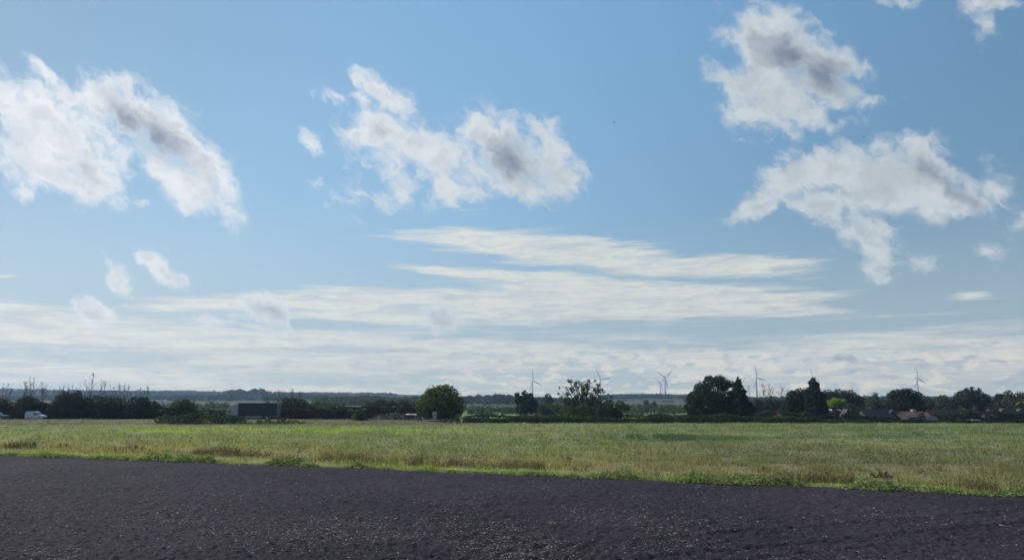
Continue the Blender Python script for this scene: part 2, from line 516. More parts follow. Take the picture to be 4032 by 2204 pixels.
# colour of the pasture: the same drifts for the turf and for the blades on it
def pasture_color(q, pos):
    xyz = q.xyz(pos)
    X, Y = xyz[0], xyz[1]
    eY = q.m('MULTIPLY_ADD', X, float(fitE[1]), float(fitE[2]))
    eY = q.m('MULTIPLY_ADD', q.m('MULTIPLY', X, X), float(fitE[0]), eY)
    dist = q.m('MULTIPLY', q.m('SUBTRACT', Y, eY), ECOS)
    flatp = q.comb(X, Y, 0.0)
    wob = q.noise(flatp, 0.12, 3.0, 0.6)
    fine = q.noise(flatp, 1.3, 4.0, 0.65)
    dw = q.m('ADD', dist, q.m('MULTIPLY', q.m('SUBTRACT', wob, 0.5), 9.0))
    dn = q.m('ADD', dist, q.m('MULTIPLY', q.m('SUBTRACT', fine, 0.5), 3.0))
    fresh = (0.20, 0.25, 0.085, 1); verge = (0.30, 0.335, 0.115, 1); straw = (0.33, 0.285, 0.155, 1)
    sage = (0.262, 0.285, 0.135, 1); olive = (0.30, 0.295, 0.13, 1); lime = (0.32, 0.39, 0.09, 1)
    grey = (0.235, 0.22, 0.125, 1); deep = (0.095, 0.155, 0.08, 1)
    c = q.mix(q.sstep(dn, 0.9, 2.2), fresh, verge)
    c = q.mix(q.sstep(dn, 3.5, 6.0), c, straw)
    c = q.mix(q.sstep(dw, 9.0, 19.0), c, olive)
    c = q.mix(q.sstep(dw, 14.0, 34.0), c, sage)
    # right hand side keeps tawny longer, then a deep green strip, then olive
    right = q.sstep(q.m('DIVIDE', X, Y), 0.02, 0.35)
    c = q.mix(q.m('MULTIPLY', right, q.m('MULTIPLY', q.sstep(dw, 6, 14), q.sstep(dw, 50, 38))), c, grey)
    stripn = q.noise(q.v('MULTIPLY', flatp, (0.3, 1.2, 1.0)), 0.07, 4.0, 0.6)
    c = q.mix(q.m('MULTIPLY', q.sstep(stripn, 0.48, 0.60), q.m('MULTIPLY', right, q.sstep(Y, 78, 92))), c, deep)
    c = q.mix(q.m('MULTIPLY', q.sstep(Y, 108, 122), right), c, (0.185, 0.23, 0.095, 1))
    c = q.mix(q.m('MULTIPLY', q.m('MULTIPLY', q.sstep(Y, 132, 150), right), 0.5), c, (0.25, 0.29, 0.12, 1))
    # bright strip along the far side, left of the middle
    sx_ = q.m('DIVIDE', X, Y)
    strip = q.m('MULTIPLY', q.sstep(sx_, -0.58, -0.46), q.sstep(sx_, 0.04, -0.16))
    Yw = q.m('ADD', Y, q.m('MULTIPLY', q.m('SUBTRACT', wob, 0.5), 26.0))
    strip = q.m('MULTIPLY', strip, q.m('MULTIPLY', q.sstep(Yw, 106, 112), q.sstep(Yw, 134, 128)))
    c = q.mix(strip, c, lime)
    # drifts and flecks
    dr = q.noise(q.v('MULTIPLY', flatp, (0.45, 1.0, 1.0)), 0.16, 5.0, 0.62, dist=0.3)
    c = q.mix(q.m('MULTIPLY', q.sstep(dr, 0.50, 0.60), 0.62), c, straw)
    dr2 = q.noise(q.v('MULTIPLY', flatp, (0.5, 1.0, 1.0)), 0.21, 5.0, 0.62)
    c = q.mix(q.m('MULTIPLY', q.sstep(dr2, 0.53, 0.66), 0.35), c, deep)
    # dry brown verge where the road runs
    rd = q.m('MULTIPLY', q.sstep(Y, 139, 149), q.sstep(sx_, 0.0, -0.12))
    c = q.mix(q.m('MULTIPLY', rd, 0.8), c, (0.15, 0.125, 0.075, 1))
    # beyond: patchwork of far fields
    vor = q.n('ShaderNodeTexVoronoi', feature='F1')
    q.put(vor.inputs['Vector'], q.v('MULTIPLY', q.v('ADD', flatp, q.v('MULTIPLY', q.noise(flatp, 0.004, 2, .5, True), (90, 90, 0))), (0.0045, 0.0022, 1)))
    vor.inputs['Scale'].default_value = 1.0
    vr = q.xyz(vor.outputs['Color'])
    pf_ = q.mix(q.sstep(vr[0], 0.6, 0.7), (0.06, 0.085, 0.04, 1), (0.12, 0.10, 0.075, 1))
    pf_ = q.mix(q.sstep(vr[1], 0.6, 0.7), pf_, (0.06, 0.09, 0.04, 1))
    near_p = q.m('MULTIPLY', q.m('MULTIPLY', q.sstep(Y, 250, 300), q.sstep(Y, 640, 560)), q.m('MULTIPLY', q.sstep(sx_, -0.09, -0.06), q.sstep(sx_, 0.3, 0.27)))
    pf_ = q.mix(near_p, pf_, (0.19, 0.24, 0.08, 1))
    pf_ = q.mix(q.sstep(Y, 1200, 2200, 0.0, 0.75), pf_, (0.032, 0.045, 0.028, 1))
    c = q.mix(q.sstep(Y, 166, 200), c, pf_)
    f2 = q.noise(flatp, 4.0, 3.0, 0.7)
    c = q.mix(q.sstep(f2, 0.3, 0.7, 0.0, 0.35), c, q.mix(0.5, c, (0.05, 0.06, 0.02, 1)))
    return c

turf_mat, q, o = new_mat('turf')
geo = q.n('ShaderNodeNewGeometry')
b = q.n('ShaderNodeBsdfPrincipled')
q.put(b.inputs['Base Color'], q.mix(1.0, pasture_color(q, geo.outputs['Position']), (0.75, 0.75, 0.75, 1), 'MULTIPLY'))
b.inputs['Roughness'].default_value = 0.9
b.inputs['Specular IOR Level'].default_value = 0.1
bp = q.n('ShaderNodeBump')
bp.inputs['Strength'].default_value = 0.8
bp.inputs['Distance'].default_value = 0.15
q.put(bp.inputs['Height'], q.noise(geo.outputs['Position'], 2.0, 5.0, 0.7))
q.nt.links.new(bp.outputs[0], b.inputs['Normal'])
q.nt.links.new(b.outputs[0], o.inputs[0])

# grid in rings that widen with distance, wide enough to look well to either side
ys = np.concatenate([[-60, -20, 0, 8, 15], np.linspace(20, 170, 150), np.geomspace(173, 4400, 130)])
ss = np.concatenate([np.linspace(-1.15, -0.95, 8), np.linspace(-0.92, 0.92, 240), np.linspace(0.95, 1.15, 8)])
SS, YY = np.meshgrid(ss, ys)
XX = SS * np.maximum(YY + 40, 60) * 1.0
XX = np.where(YY > 400, SS * (YY + 40), XX)
XX = SS * np.maximum(YY + 15, 45)
ZZ = land_z(XX.ravel(), YY.ravel())
bey = beyond(XX.ravel(), YY.ravel())
ZZ = ZZ - 0.35 * sst(-bey, 0.0, 1.5)      # lies under the ploughed sheet
V = np.stack([XX.ravel(), YY.ravel(), ZZ], 1)
nr, nc = XX.shape
ii = (np.arange(nr - 1)[:, None] * nc + np.arange(nc - 1)[None, :]).ravel()
F = np.stack([ii, ii + 1, ii + nc + 1, ii + nc], 1)
tag(link('ground', np_mesh('ground', V, F, True), turf_mat), kind='structure')

# ploughed field: clods as real relief where the photograph shows it
soil_mat, q, o = new_mat('ploughed_soil')
geo = q.n('ShaderNodeNewGeometry')
P_ = geo.outputs['Position']
b = q.n('ShaderNodeBsdfPrincipled')
big = q.noise(P_, 0.09, 4.0, 0.6)
fin = q.noise(P_, 9.0, 5.0, 0.7)
cs = q.mix(q.sstep(big, 0.38, 0.62), (0.019, 0.0155, 0.023, 1), (0.031, 0.0245, 0.034, 1))  # purple tint puts the train window's reflected veil into the soil colour
cs = q.mix(q.sstep(fin, 0.35, 0.7, 0.0, 0.6), cs, (0.046, 0.040, 0.043, 1))
q.put(b.inputs['Base Color'], cs)
b.inputs['Roughness'].default_value = 0.95
b.inputs['Specular IOR Level'].default_value = 0.15
bp = q.n('ShaderNodeBump')
bp.inputs['Strength'].default_value = 1.0
bp.inputs['Distance'].default_value = 0.05
q.put(bp.inputs['Height'], q.noise(P_, 14.0, 4.0, 0.7))
q.nt.links.new(bp.outputs[0], b.inputs['Normal'])
q.nt.links.new(b.outputs[0], o.inputs[0])

def rut(x, y):
    """wheel marks of the drill, two shallow runs"""
    z = np.zeros(len(x))
    for (a0, a1, dep) in RUTS:
        dx, dy = a1[0] - a0[0], a1[1] - a0[1]
        L = math.hypot(dx, dy)
        dd = ((x - a0[0]) * dy - (y - a0[1]) * dx) / L
        z = z - dep * np.exp(-(dd / 0.16) ** 2) + dep * 0.5 * np.exp(-((np.abs(dd) - 0.36) / 0.14) ** 2)
    return z
RUTS = [(ground_hit(2560, 2204), ground_hit(4032, 2062), 0.09), (ground_hit(2330, 2150), ground_hit(3400, 2062), 0.07),
        (ground_hit(3000, 2204), ground_hit(4032, 2110), 0.06), (ground_hit(2150, 2110), ground_hit(3050, 2050), 0.035)]
def soil_z(x, y):
    p3 = xy0(x, y)
    z = (fbm(p3 * 0.35, 2, 21) - 0.5) * 0.07
    c1 = fbm(p3 * np.array([3.2, 3.2, 1]), 3, 31)
    z = z + np.maximum(c1 - 0.5, 0) * 0.20 + np.maximum(fbm(p3 * np.array([6.5, 6.5, 1]), 2, 35) - 0.5, 0) * 0.16
    z = z + (vnoise(p3 * 9.0, 41) - 0.5) * 0.045 + (vnoise(p3 * 19.0, 43) - 0.5) * 0.03
    along = np.sin((x * 0.16 + y) * 2 * np.pi / 0.62)      # drill rows
    z = z + 0.016 * along
    arc = np.hypot(x + 9.0, y - 12.0)
    z = z + 0.075 * np.sin(arc * 2 * np.pi / 0.85) * np.exp(-(((x / np.maximum(y, 1)) - 0.03) / 0.16) ** 2) * sst(-y, -48, -30)
    return z + rut(x, y)
tt = np.concatenate([np.linspace(-1.4, 0.5, 40)[:-1], 1 - np.geomspace(0.5, 0.001, 60)[0:0], np.linspace(0.5, 1.0, 2)[0:0]])
# rows: from 6 m to the edge, spacing grows with distance
rows = [6.0]
while rows[-1] < 88:
    rows.append(rows[-1] + max(0.055, rows[-1] ** 2 / 11500.0))
rows = np.array(rows)
cols = np.linspace(-0.92, 0.92, 760)
cols = np.concatenate([np.linspace(-2.6, -0.95, 25), cols, np.linspace(0.95, 2.6, 25)])
CC, RR = np.meshgrid(cols, rows)
SX = CC * RR
lim = edge_y(SX)
jag = (fbm(xy0(SX.ravel(), SX.ravel() * 0, 0.8), 4, 77).reshape(SX.shape) - 0.5) * 1.1
SY = np.minimum(RR, lim + jag)
SX = CC * RR
SZ = soil_z(SX.ravel(), SY.ravel()).reshape(SX.shape)
fade = np.clip((lim + jag - RR) / 1.5, 0, 1)
SZ = SZ * (0.4 + 0.6 * fade) + 0.04
keep = RR < lim + jag + 1.2
V = np.stack([SX.ravel(), SY.ravel(), SZ.ravel()], 1)
nr, nc = SX.shape
ii = (np.arange(nr - 1)[:, None] * nc + np.arange(nc - 1)[None, :])
kk = keep[:-1, :-1] & keep[1:, 1:]
ii = ii[kk]
F = np.stack([ii, ii + 1, ii + nc + 1, ii + nc], 1)
used = np.unique(F); remap = np.zeros(len(V), dtype=np.int64); remap[used] = np.arange(len(used))
tag(link('ploughed_field', np_mesh('ploughed_field', V[used], remap[F], True), soil_mat), kind='structure')

# ------------------------------------------------------------------ blades, stalks and straw
def cards(C, Nrm, size, aspect=1.0, rng=np.random):
    """four cornered leaf faces round centres C, facing roughly along Nrm"""
    n = len(C)
    Nrm = Nrm / np.maximum(np.linalg.norm(Nrm, axis=1, keepdims=True), 1e-6)
    t = rng.normal(size=(n, 3))
    a = np.cross(Nrm, t); a /= np.maximum(np.linalg.norm(a, axis=1, keepdims=True), 1e-6)
    b_ = np.cross(Nrm, a)
    sz = np.asarray(size).reshape(-1, 1)
    V = np.stack([C + a * sz, C + b_ * sz * 0.55 * aspect, C - a * sz, C - b_ * sz * 0.55 * aspect], 1).reshape(-1, 3)
    return V, np.arange(4 * n).reshape(n, 4)
def blades(X, Y, Z, H, W, lean=0.35, seed=1):
    """upright tapering blades (triangles)"""
    r_ = np.random.RandomState(seed)
    n = len(X)
    a = r_.uniform(0, 2 * np.pi, n)
    lx, ly = r_.normal(0, lean, n) * H, r_.normal(0, lean, n) * H
    dx, dy = np.cos(a) * W / 2, np.sin(a) * W / 2
    V = np.stack([np.stack([X - dx, Y - dy, Z - 0.03], 1), np.stack([X + dx, Y + dy, Z - 0.03], 1),
                  np.stack([X + lx, Y + ly, Z + H], 1)], 1).reshape(-1, 3)
    return V, np.arange(3 * n).reshape(n, 3)
def scatter_view(n, y0, y1, seed, smax=0.84, power=1.6):
    """random ground points, thinning with distance as they get smaller"""
    r_ = np.random.RandomState(seed)
    u = r_.uniform(0, 1, n)
    a = 1 - power
    Y = (y0 ** a + u * (y1 ** a - y0 ** a)) ** (1 / a) if abs(a) > 1e-6 else y0 * (y1 / y0) ** u
    S = r_.uniform(-smax, smax, n)
    return S * (Y + 4), Y

blade_mat, q, o = new_mat('grass_blades')
geo = q.n('ShaderNodeNewGeometry')
col = pasture_color(q, geo.outputs['Position'])
hs = q.n('ShaderNodeHueSaturation')
q.put(hs.inputs['Color'], col)
q.put(hs.inputs['Value'], q.m('MULTIPLY_ADD', geo.outputs['Random Per Island'], 0.5, 0.75))
q.put(hs.inputs['Hue'], q.m('MULTIPLY_ADD', geo.outputs['Random Per Island'], 0.03, 0.485))
di = q.n('ShaderNodeBsdfDiffuse'); tr = q.n('ShaderNodeBsdfTranslucent'); mx = q.n('ShaderNodeMixShader')
q.nt.links.new(hs.outputs[0], di.inputs[0])
q.put(tr.inputs[0], q.mix(1.0, hs.outputs[0], (1.15, 1.2, 0.7, 1), 'MULTIPLY'))
mx.inputs[0].default_value = 0.5
q.nt.links.new(di.outputs[0], mx.inputs[1]); q.nt.links.new(tr.outputs[0], mx.inputs[2]); q.nt.links.new(mx.outputs[0], o.inputs[0])

r_ = np.random.RandomState(3)
X, Y = scatter_view(330000, 30, 158, 11, power=1.5)
bd = beyond(X, Y)
k = (bd > -0.15 + (fbm(xy0(X, Y, 0.8), 3, 4) - 0.5) * 1.2)
X, Y, bd = X[k], Y[k], bd[k]
Z = land_z(X, Y)
clump = fbm(xy0(X, Y, 0.5), 4, 61)
H = (0.10 + 0.34 * sst(clump, 0.40, 0.66)) * np.interp(bd, [0, 2.5, 5, 9, 60], [0.75, 0.55, 1.1, 1.0, 0.9]) * r_.uniform(0.6, 1.3, len(X))
W = np.interp(Y, [30, 160], [0.05, 0.16]) * r_.uniform(0.7, 1.3, len(X))
V, F = blades(X, Y, Z, H, W, 0.4, 5)
tag(link('meadow_grass', np_mesh('meadow_grass', V, F), blade_mat),
    'rough green and tawny grass across the meadow behind the ploughed soil', 'grass', kind='stuff')

# low fleshy weeds along the ploughed edge
edge_mat = leafy('edge_weeds', (0.11, 0.145, 0.065), (0.25, 0.29, 0.14), 0.9, 0.4)
n = 26000
X = r_.uniform(-62, 48, n); off_ = r_.normal(0.1, 0.36, n) + (fbm(xy0(X, X * 0 + 9, 0.25), 3, 73) - 0.5) * 1.6
n1 = fbm(xy0(X, X * 0, 0.45), 4, 71)
Y = edge_y(X) + off_ + (fbm(xy0(X, X * 0, 0.8), 4, 77) - 0.5) * 1.6
k = r_.uniform(0, 1, n) < sst(n1, 0.40, 0.56) * 0.88 + 0.12
X, Y, n1 = X[k], Y[k], n1[k]
Zt = land_z(X, Y) + r_.uniform(0.02, 0.30, len(X)) * (sst(n1, 0.3, 0.62) + 1.1 * sst(n1, 0.56, 0.66)) * np.exp(-(off_[k] / 1.0) ** 2) + 0.05
V, F = cards(np.stack([X, Y, Zt], 1), r_.normal(size=(len(X), 3)) * 0.7 + np.array([0, 0, 1.0]), r_.uniform(0.05, 0.14, len(X)), 1.0, r_)
tag(link('edge_weeds', np_mesh('edge_weeds', V, F), edge_mat),
    'bright green low weeds lining the edge of the ploughed soil', 'weeds', kind='stuff')

# brown seeding weeds in a row a few metres in from the edge
dock_mat = leafy('dry_weeds', (0.075, 0.058, 0.042), (0.20, 0.16, 0.095), 1.2, 0.25)
n = 60000
X = r_.uniform(-66, 52, n)
row = np.interp(X, [-60, -35, -10, 0, 15, 35], [9.0, 8.0, 5.8, 4.4, 3.5, 3.2])
dens = sst(fbm(xy0(X, X * 0 + 3, 0.22), 4, 81), 0.42, 0.62)
Y = edge_y(X) + row + r_.normal(0, 1.0, n) + dens * 0.3
k = r_.uniform(0, 1, n) < dens * 0.38 + 0.10
X, Y, dens = X[k], Y[k], dens[k]
cl = fbm(xy0(X, Y, 1.4), 3, 83)
k = cl > 0.45
X, Y, dens, cl = X[k], Y[k], dens[k], cl[k]
H = r_.uniform(0.25, 0.75, len(X)) * (0.5 + 0.7 * dens) * (0.4 + cl)
V1, F1 = blades(X, Y, land_z(X, Y), H, 0.035, 0.12, 15)
hh = r_.uniform(0.3, 1, len(X))
V2, F2 = cards(np.stack([X, Y, land_z(X, Y) + H * hh], 1), r_.normal(size=(len(X), 3)), r_.uniform(0.03, 0.07, len(X)), 1.2, r_)
tri2 = np.concatenate([F2[:, [0, 1, 2]], F2[:, [0, 2, 3]]]) + len(V1)
tag(link('seeding_weeds', np_mesh('seeding_weeds', np.concatenate([V1, V2]), np.concatenate([F1, tri2])), dock_mat),
    'brown seeding weed stalks in a broken row parallel to the ploughed edge', 'weeds', kind='stuff')

# tall green weeds scattered through the middle of the meadow
tall_mat = leafy('tall_weeds', (0.05, 0.08, 0.045), (0.22, 0.26, 0.17), 0.5, 0.35)
n = 30000
X, Y = scatter_view(n, 60, 140, 91, 0.8, 0.8)
s_ = X / Y
dn = fbm(xy0(X, Y, 0.10), 4, 93) + 0.10 * np.exp(-((s_ + 0.22) / 0.2) ** 2) + 0.08 * np.exp(-((s_ - 0.2) / 0.12) ** 2)
loc = fbm(xy0(X, Y, 0.9), 2, 95)
k = (dn > 0.55) & (loc > 0.52) & (beyond(X, Y) > 9)
X, Y = X[k], Y[k]
rep = 5
X = np.repeat(X, rep) + r_.normal(0, 0.22, len(X) * rep); Y = np.repeat(Y, rep) + r_.normal(0, 0.22, len(Y) * rep)
H = r_.uniform(0.25, 0.8, len(X))
V, F = cards(np.stack([X, Y, land_z(X, Y) + H], 1), r_.normal(size=(len(X), 3)), r_.uniform(0.035, 0.08, len(X)), 1.3, r_)
tag(link('tall_weeds', np_mesh('tall_weeds', V, F), tall_mat),
    'taller bluish green weeds scattered in the middle of the meadow', 'weeds', kind='stuff')

# single tufts of darker weeds dotted over the meadow
nt_ = 170
tx_, ty_ = scatter_view(nt_, 52, 132, 191, 0.8, 1.0)
kk_ = beyond(tx_, ty_) > 5
tx_, ty_ = tx_[kk_], ty_[kk_]
per_ = 34
sz_ = np.repeat(r_.uniform(0.18, 0.5, len(tx_)), per_)
X = np.repeat(tx_, per_) + r_.normal(0, 1, len(sz_)) * sz_ * 0.8
Y = np.repeat(ty_, per_) + r_.normal(0, 1, len(sz_)) * sz_ * 0.8
H = r_.uniform(0.1, 2.1, len(sz_)) * sz_
V, F = cards(np.stack([X, Y, land_z(X, Y) + H], 1), r_.normal(size=(len(X), 3)), r_.uniform(0.035, 0.075, len(X)), 1.3, r_)
tag(link('weed_tufts', np_mesh('weed_tufts', V, F), leafy('weed_tufts', (0.045, 0.07, 0.04), (0.12, 0.16, 0.09), 0.15, 0.3)),
    'separate dark green weed tufts dotted over the whole meadow', 'weeds', kind='stuff')

# a dense patch of dark green weeds right of the meadow centre
n = 9000
X = r_.normal(19.3, 3.4, n); Y = r_.normal(93, 2.4, n)
k = fbm(xy0(X, Y, 0.7), 3, 97) > 0.5
X, Y = X[k], Y[k]
H = r_.uniform(0.1, 0.6, len(X))
V, F = cards(np.stack([X, Y, land_z(X, Y) + H], 1), r_.normal(size=(len(X), 3)), r_.uniform(0.04, 0.10, len(X)), 1.2, r_)
tag(link('dark_weeds', np_mesh('dark_weeds', V, F), leafy('dark_weeds', (0.05, 0.09, 0.045), (0.14, 0.20, 0.11), 0.5, 0.3)),
    'dense patch of dark green weeds right of the meadow centre', 'weeds', kind='stuff')

# chopped straw on the soil
straw_mat = solid('straw', (0.36, 0.31, 0.22), 0.7, var=0.35, scale=7.0)
n = 330000
X, Y = scatter_view(n, 20, 66, 101, 0.84, 1.9)
def soil_clump(x, y):
    c_ = fbm(xy0(x, y, 0.35), 4, 103)
    sp_ = x / y
    near = np.exp(-((sp_ - 0.04) / 0.17) ** 2) * sst(-y, -40, -27)
    arc = np.hypot(x + 9.0, y - 12.0)
    near = near * (0.35 + 0.85 * np.clip(np.sin(arc * 2 * np.pi / 0.85 + 1.0), 0, 1))
    side = 0.10 * np.exp(-((sp_ + 0.1) / 0.3) ** 2)
    rows_ = 0.12 * sst(fbm(xy0(x * 0.12 , y * 1.2 + x * 0.2, 1.0), 3, 107), 0.5, 0.7)
    return np.clip((c_ - 0.52) * 0.7, 0, 1) + 0.36 * near * sst(c_, 0.35, 0.55) + side * sst(c_, 0.45, 0.6) + rows_ + 0.015
k = (beyond(X, Y) < -0.3) & (r_.uniform(0, 1, n) < soil_clump(X, Y) * np.interp(Y, [20, 30, 45, 66], [0.75, 0.62, 0.33, 0.22]))
X, Y = X[k], Y[k]
Z = soil_z(X, Y) + 0.055
a = r_.uniform(0, 2 * np.pi, len(X)); L = r_.uniform(0.012, 0.040, len(X)) * (1 + 0.9 * (r_.uniform(0, 1, len(X)) > 0.97)); wd = r_.uniform(0.004, 0.010, len(X)) * (Y / 32)
u = np.stack([np.cos(a), np.sin(a), r_.normal(0, 0.25, len(X))], 1) * L[:, None]
w_ = np.stack([-np.sin(a), np.cos(a), r_.normal(0, 0.5, len(X))], 1) * wd[:, None]
Cc = np.stack([X, Y, Z], 1)
V = np.stack([Cc - u - w_, Cc - u + w_, Cc + u + w_, Cc + u - w_], 1).reshape(-1, 3)
tag(link('straw_litter', np_mesh('straw_litter', V, np.arange(len(V)).reshape(-1, 4)), straw_mat),
    'pale chopped straw strewn over the dark ploughed soil', 'straw', kind='stuff')

# ------------------------------------------------------------------ haze in the air
hz, q, o = new_mat('haze')
pv = q.n('ShaderNodeVolumePrincipled')
pv.inputs['Color'].default_value = (0.52, 0.71, 1.0, 1)
pv.inputs['Density'].default_value = 1.3e-4
pv.inputs['Anisotropy'].default_value = 0.25
q.nt.links.new(pv.outputs[0], o.inputs['Volume'])
hb = MB().box(-5200, 5200, -300, 4450, -16, 168)
tag(hb.build('haze', hz), kind='stuff')

# ------------------------------------------------------------------ leaf and wood materials
L_OAK = leafy('leaf_oak', (0.035, 0.050, 0.026), (0.11, 0.13, 0.055), 0.9, 0.38)
L_DARK = leafy('leaf_dark', (0.020, 0.030, 0.025), (0.046, 0.060, 0.038), 0.6, 0.22)
L_CON = leafy('needle_dark', (0.016, 0.025, 0.022), (0.036, 0.048, 0.034), 0.8, 0.15)
L_MID = leafy('leaf_mid', (0.036, 0.050, 0.032), (0.090, 0.110, 0.060), 0.6, 0.30)
L_GREY = leafy('leaf_grey', (0.040, 0.050, 0.034), (0.105, 0.120, 0.080), 0.9, 0.30)
L_LIME = leafy('leaf_lime', (0.12, 0.175, 0.02), (0.25, 0.33, 0.045), 1.2, 0.5)
L_GOLD = leafy('leaf_gold', (0.24, 0.22, 0.03), (0.40, 0.34, 0.05), 1.2, 0.5)
L_BROWN = leafy('leaf_brown', (0.034, 0.035, 0.030), (0.075, 0.070, 0.054), 0.7, 0.25)
L_HEDGE = leafy('leaf_hedge', (0.030, 0.042, 0.028), (0.075, 0.095, 0.050), 0.5, 0.25)
L_FAR = leafy('leaf_far', (0.020, 0.030, 0.024), (0.045, 0.058, 0.038), 0.05, 0.2, rnd=False)
BARK = solid('bark', (0.065, 0.052, 0.042), 0.9, var=0.3, scale=4.0)
BARE = solid('bare_wood', (0.09, 0.08, 0.07), 0.9, var=0.25, scale=4.0)

def crown_mesh(name, lobes, leaf, n, seed, mat, parent, gap=0.0, shell=0.55):
    """lobes: (centre Vector, radius, flatten).  Leaf cards fill the outer part of every lobe."""
    r_ = np.random.RandomState(seed)
    C = np.array([l[0][:] for l in lobes]); Rr = np.array([l[1] for l in lobes]); Fl = np.array([l[2] for l in lobes])
    w = Rr ** 2
    idx = r_.choice(len(lobes), n, p=w / w.sum())
    d_ = r_.normal(size=(n, 3)); d_ /= np.linalg.norm(d_, axis=1, keepdims=True)
    bump = fbm(d_ * 1.7 + idx[:, None] * 3.1, 3, seed)
    rad = Rr[idx] * (shell + (1 - shell) * np.sqrt(r_.uniform(0, 1, n))) * (0.72 + 0.56 * bump)
    P = C[idx] + d_ * rad[:, None] * np.stack([np.ones(n), np.ones(n), Fl[idx]], 1)
    if gap > 0:
        k = fbm(P * (1.1 / max(leaf * 5, 0.3)), 3, seed + 9) > gap
        P, d_ = P[k], d_[k]
    V, F = cards(P, d_ + r_.normal(size=P.shape) * 0.8, leaf * r_.uniform(0.6, 1.35, len(P)), 1.2, r_)
    return link(name, np_mesh(name, V, F), mat, parent)

def grow(mb, p_, d_, length, rad, depth, rng, spread=0.5, taper=0.68, nb=(2, 3), up=0.15, nseg=4, sides=5):
    pts, rr = [p_.copy()], [rad]
    q_ = p_.copy(); dd = d_.copy()
    for i in range(nseg):
        dd = (dd + Vector((rng.gauss(0, .12), rng.gauss(0, .12), rng.gauss(0, .06) + up * .3))).normalized()
        q_ = q_ + dd * (length / nseg)
        pts.append(q_.copy()); rr.append(rad * (1 - 0.45 * (i + 1) / nseg))
    mb.tube(pts, rr, sides, cap=False)
    if depth <= 0:
        return
    for _ in range(rng.randint(*nb)):
        k = rng.uniform(0.45, 1.0)
        i = min(int(k * nseg), nseg - 1)
        b0 = pts[i].lerp(pts[i + 1], k * nseg - i)
        nd = (dd + Vector((rng.gauss(0, spread), rng.gauss(0, spread), rng.gauss(0, spread * .6) + up))).normalized()
        grow(mb, b0, nd, length * taper * rng.uniform(.8, 1.15), rr[i] * .62, depth - 1, rng, spread, taper, nb, up, max(2, nseg - 1), max(3, sides - 1))
    grow(mb, pts[-1], dd, length * taper, rr[-1] * .9, depth - 1, rng, spread, taper, nb, up, max(2, nseg - 1), max(3, sides - 1))

def tree(name, label, cat, dist, lobes_px, base_px, mat, leaf=0.25, dens=1.0, seed=0, gap=0.0, group=None,
         trunk_r=0.0, depthk=0.55, flat=0.9, limbs=True, sinks=0.0, shell=0.55):
    """a tree whose crown is made of lobes given as photo (x, y, radius) at distance `dist`; base_px is its foot"""
    rng = random.Random(seed + 1000)
    cxm = sum(l[0] * l[2] for l in lobes_px) / sum(l[2] for l in lobes_px)
    foot = at(base_px, 1600, dist)
    foot.z = gz(foot.x, foot.y) - 0.1
    root = thing(name, foot, label, cat, group)
    L = []
    xs = [l[0] - l[2] for l in lobes_px] + [l[0] + l[2] for l in lobes_px]
    half = (max(xs) - min(xs)) / 2 * dist / FPX
    zc = 0
    for (x, y, r) in lobes_px:
        for rep in range(3):
            dy = 0 if rep == 0 else rng.uniform(0.35, 1.0) * half * depthk * (1 if rep == 1 else -1)
            c_ = at(x, y, dist)
            R_ = r * dist / FPX * (1.0 if rep == 0 else rng.uniform(0.72, 0.92))
            c_ = Vector((c_.x + (0 if rep == 0 else rng.uniform(-.2, .2) * R_), dist + dy, c_.z - (0 if rep == 0 else rng.uniform(.1, .3) * R_)))
            L.append((c_ - foot, R_, flat))
    area = sum(l[1] ** 2 for l in L) * 9
    n = int(min(14000, area / (leaf ** 2) * 0.55 * dens))
    crown_mesh('crown', L, leaf, n, seed, mat, root, gap, shell)
    mb = MB()
    zt = max(l[0].z for l in L)
    tr = trunk_r or 0.035 * zt + 0.08
    top = Vector((0, 0, zt * 0.55))
    zlow = min(l[0].z - l[1] * .5 for l in L)
    mb.tube([(0, 0, 0), (rng.uniform(-.1, .1), 0, zt * .2), (rng.uniform(-.2, .2), 0, zt * .4), top], [tr * 1.25, tr, tr * .8, tr * .5], 8)
    if limbs:
        for (c_, R_, _) in L[:24]:
            k = rng.uniform(.35, .9)
            s0 = Vector((0, 0, top.z * k))
            mid = s0.lerp(c_, .5) + Vector((0, 0, -.08 * (c_ - s0).length))
            mb.tube([s0, mid, c_], [tr * .42, tr * .26, tr * .08], 5, cap=False)
    mb.build('trunk', BARK, root, smooth=True)
    return root

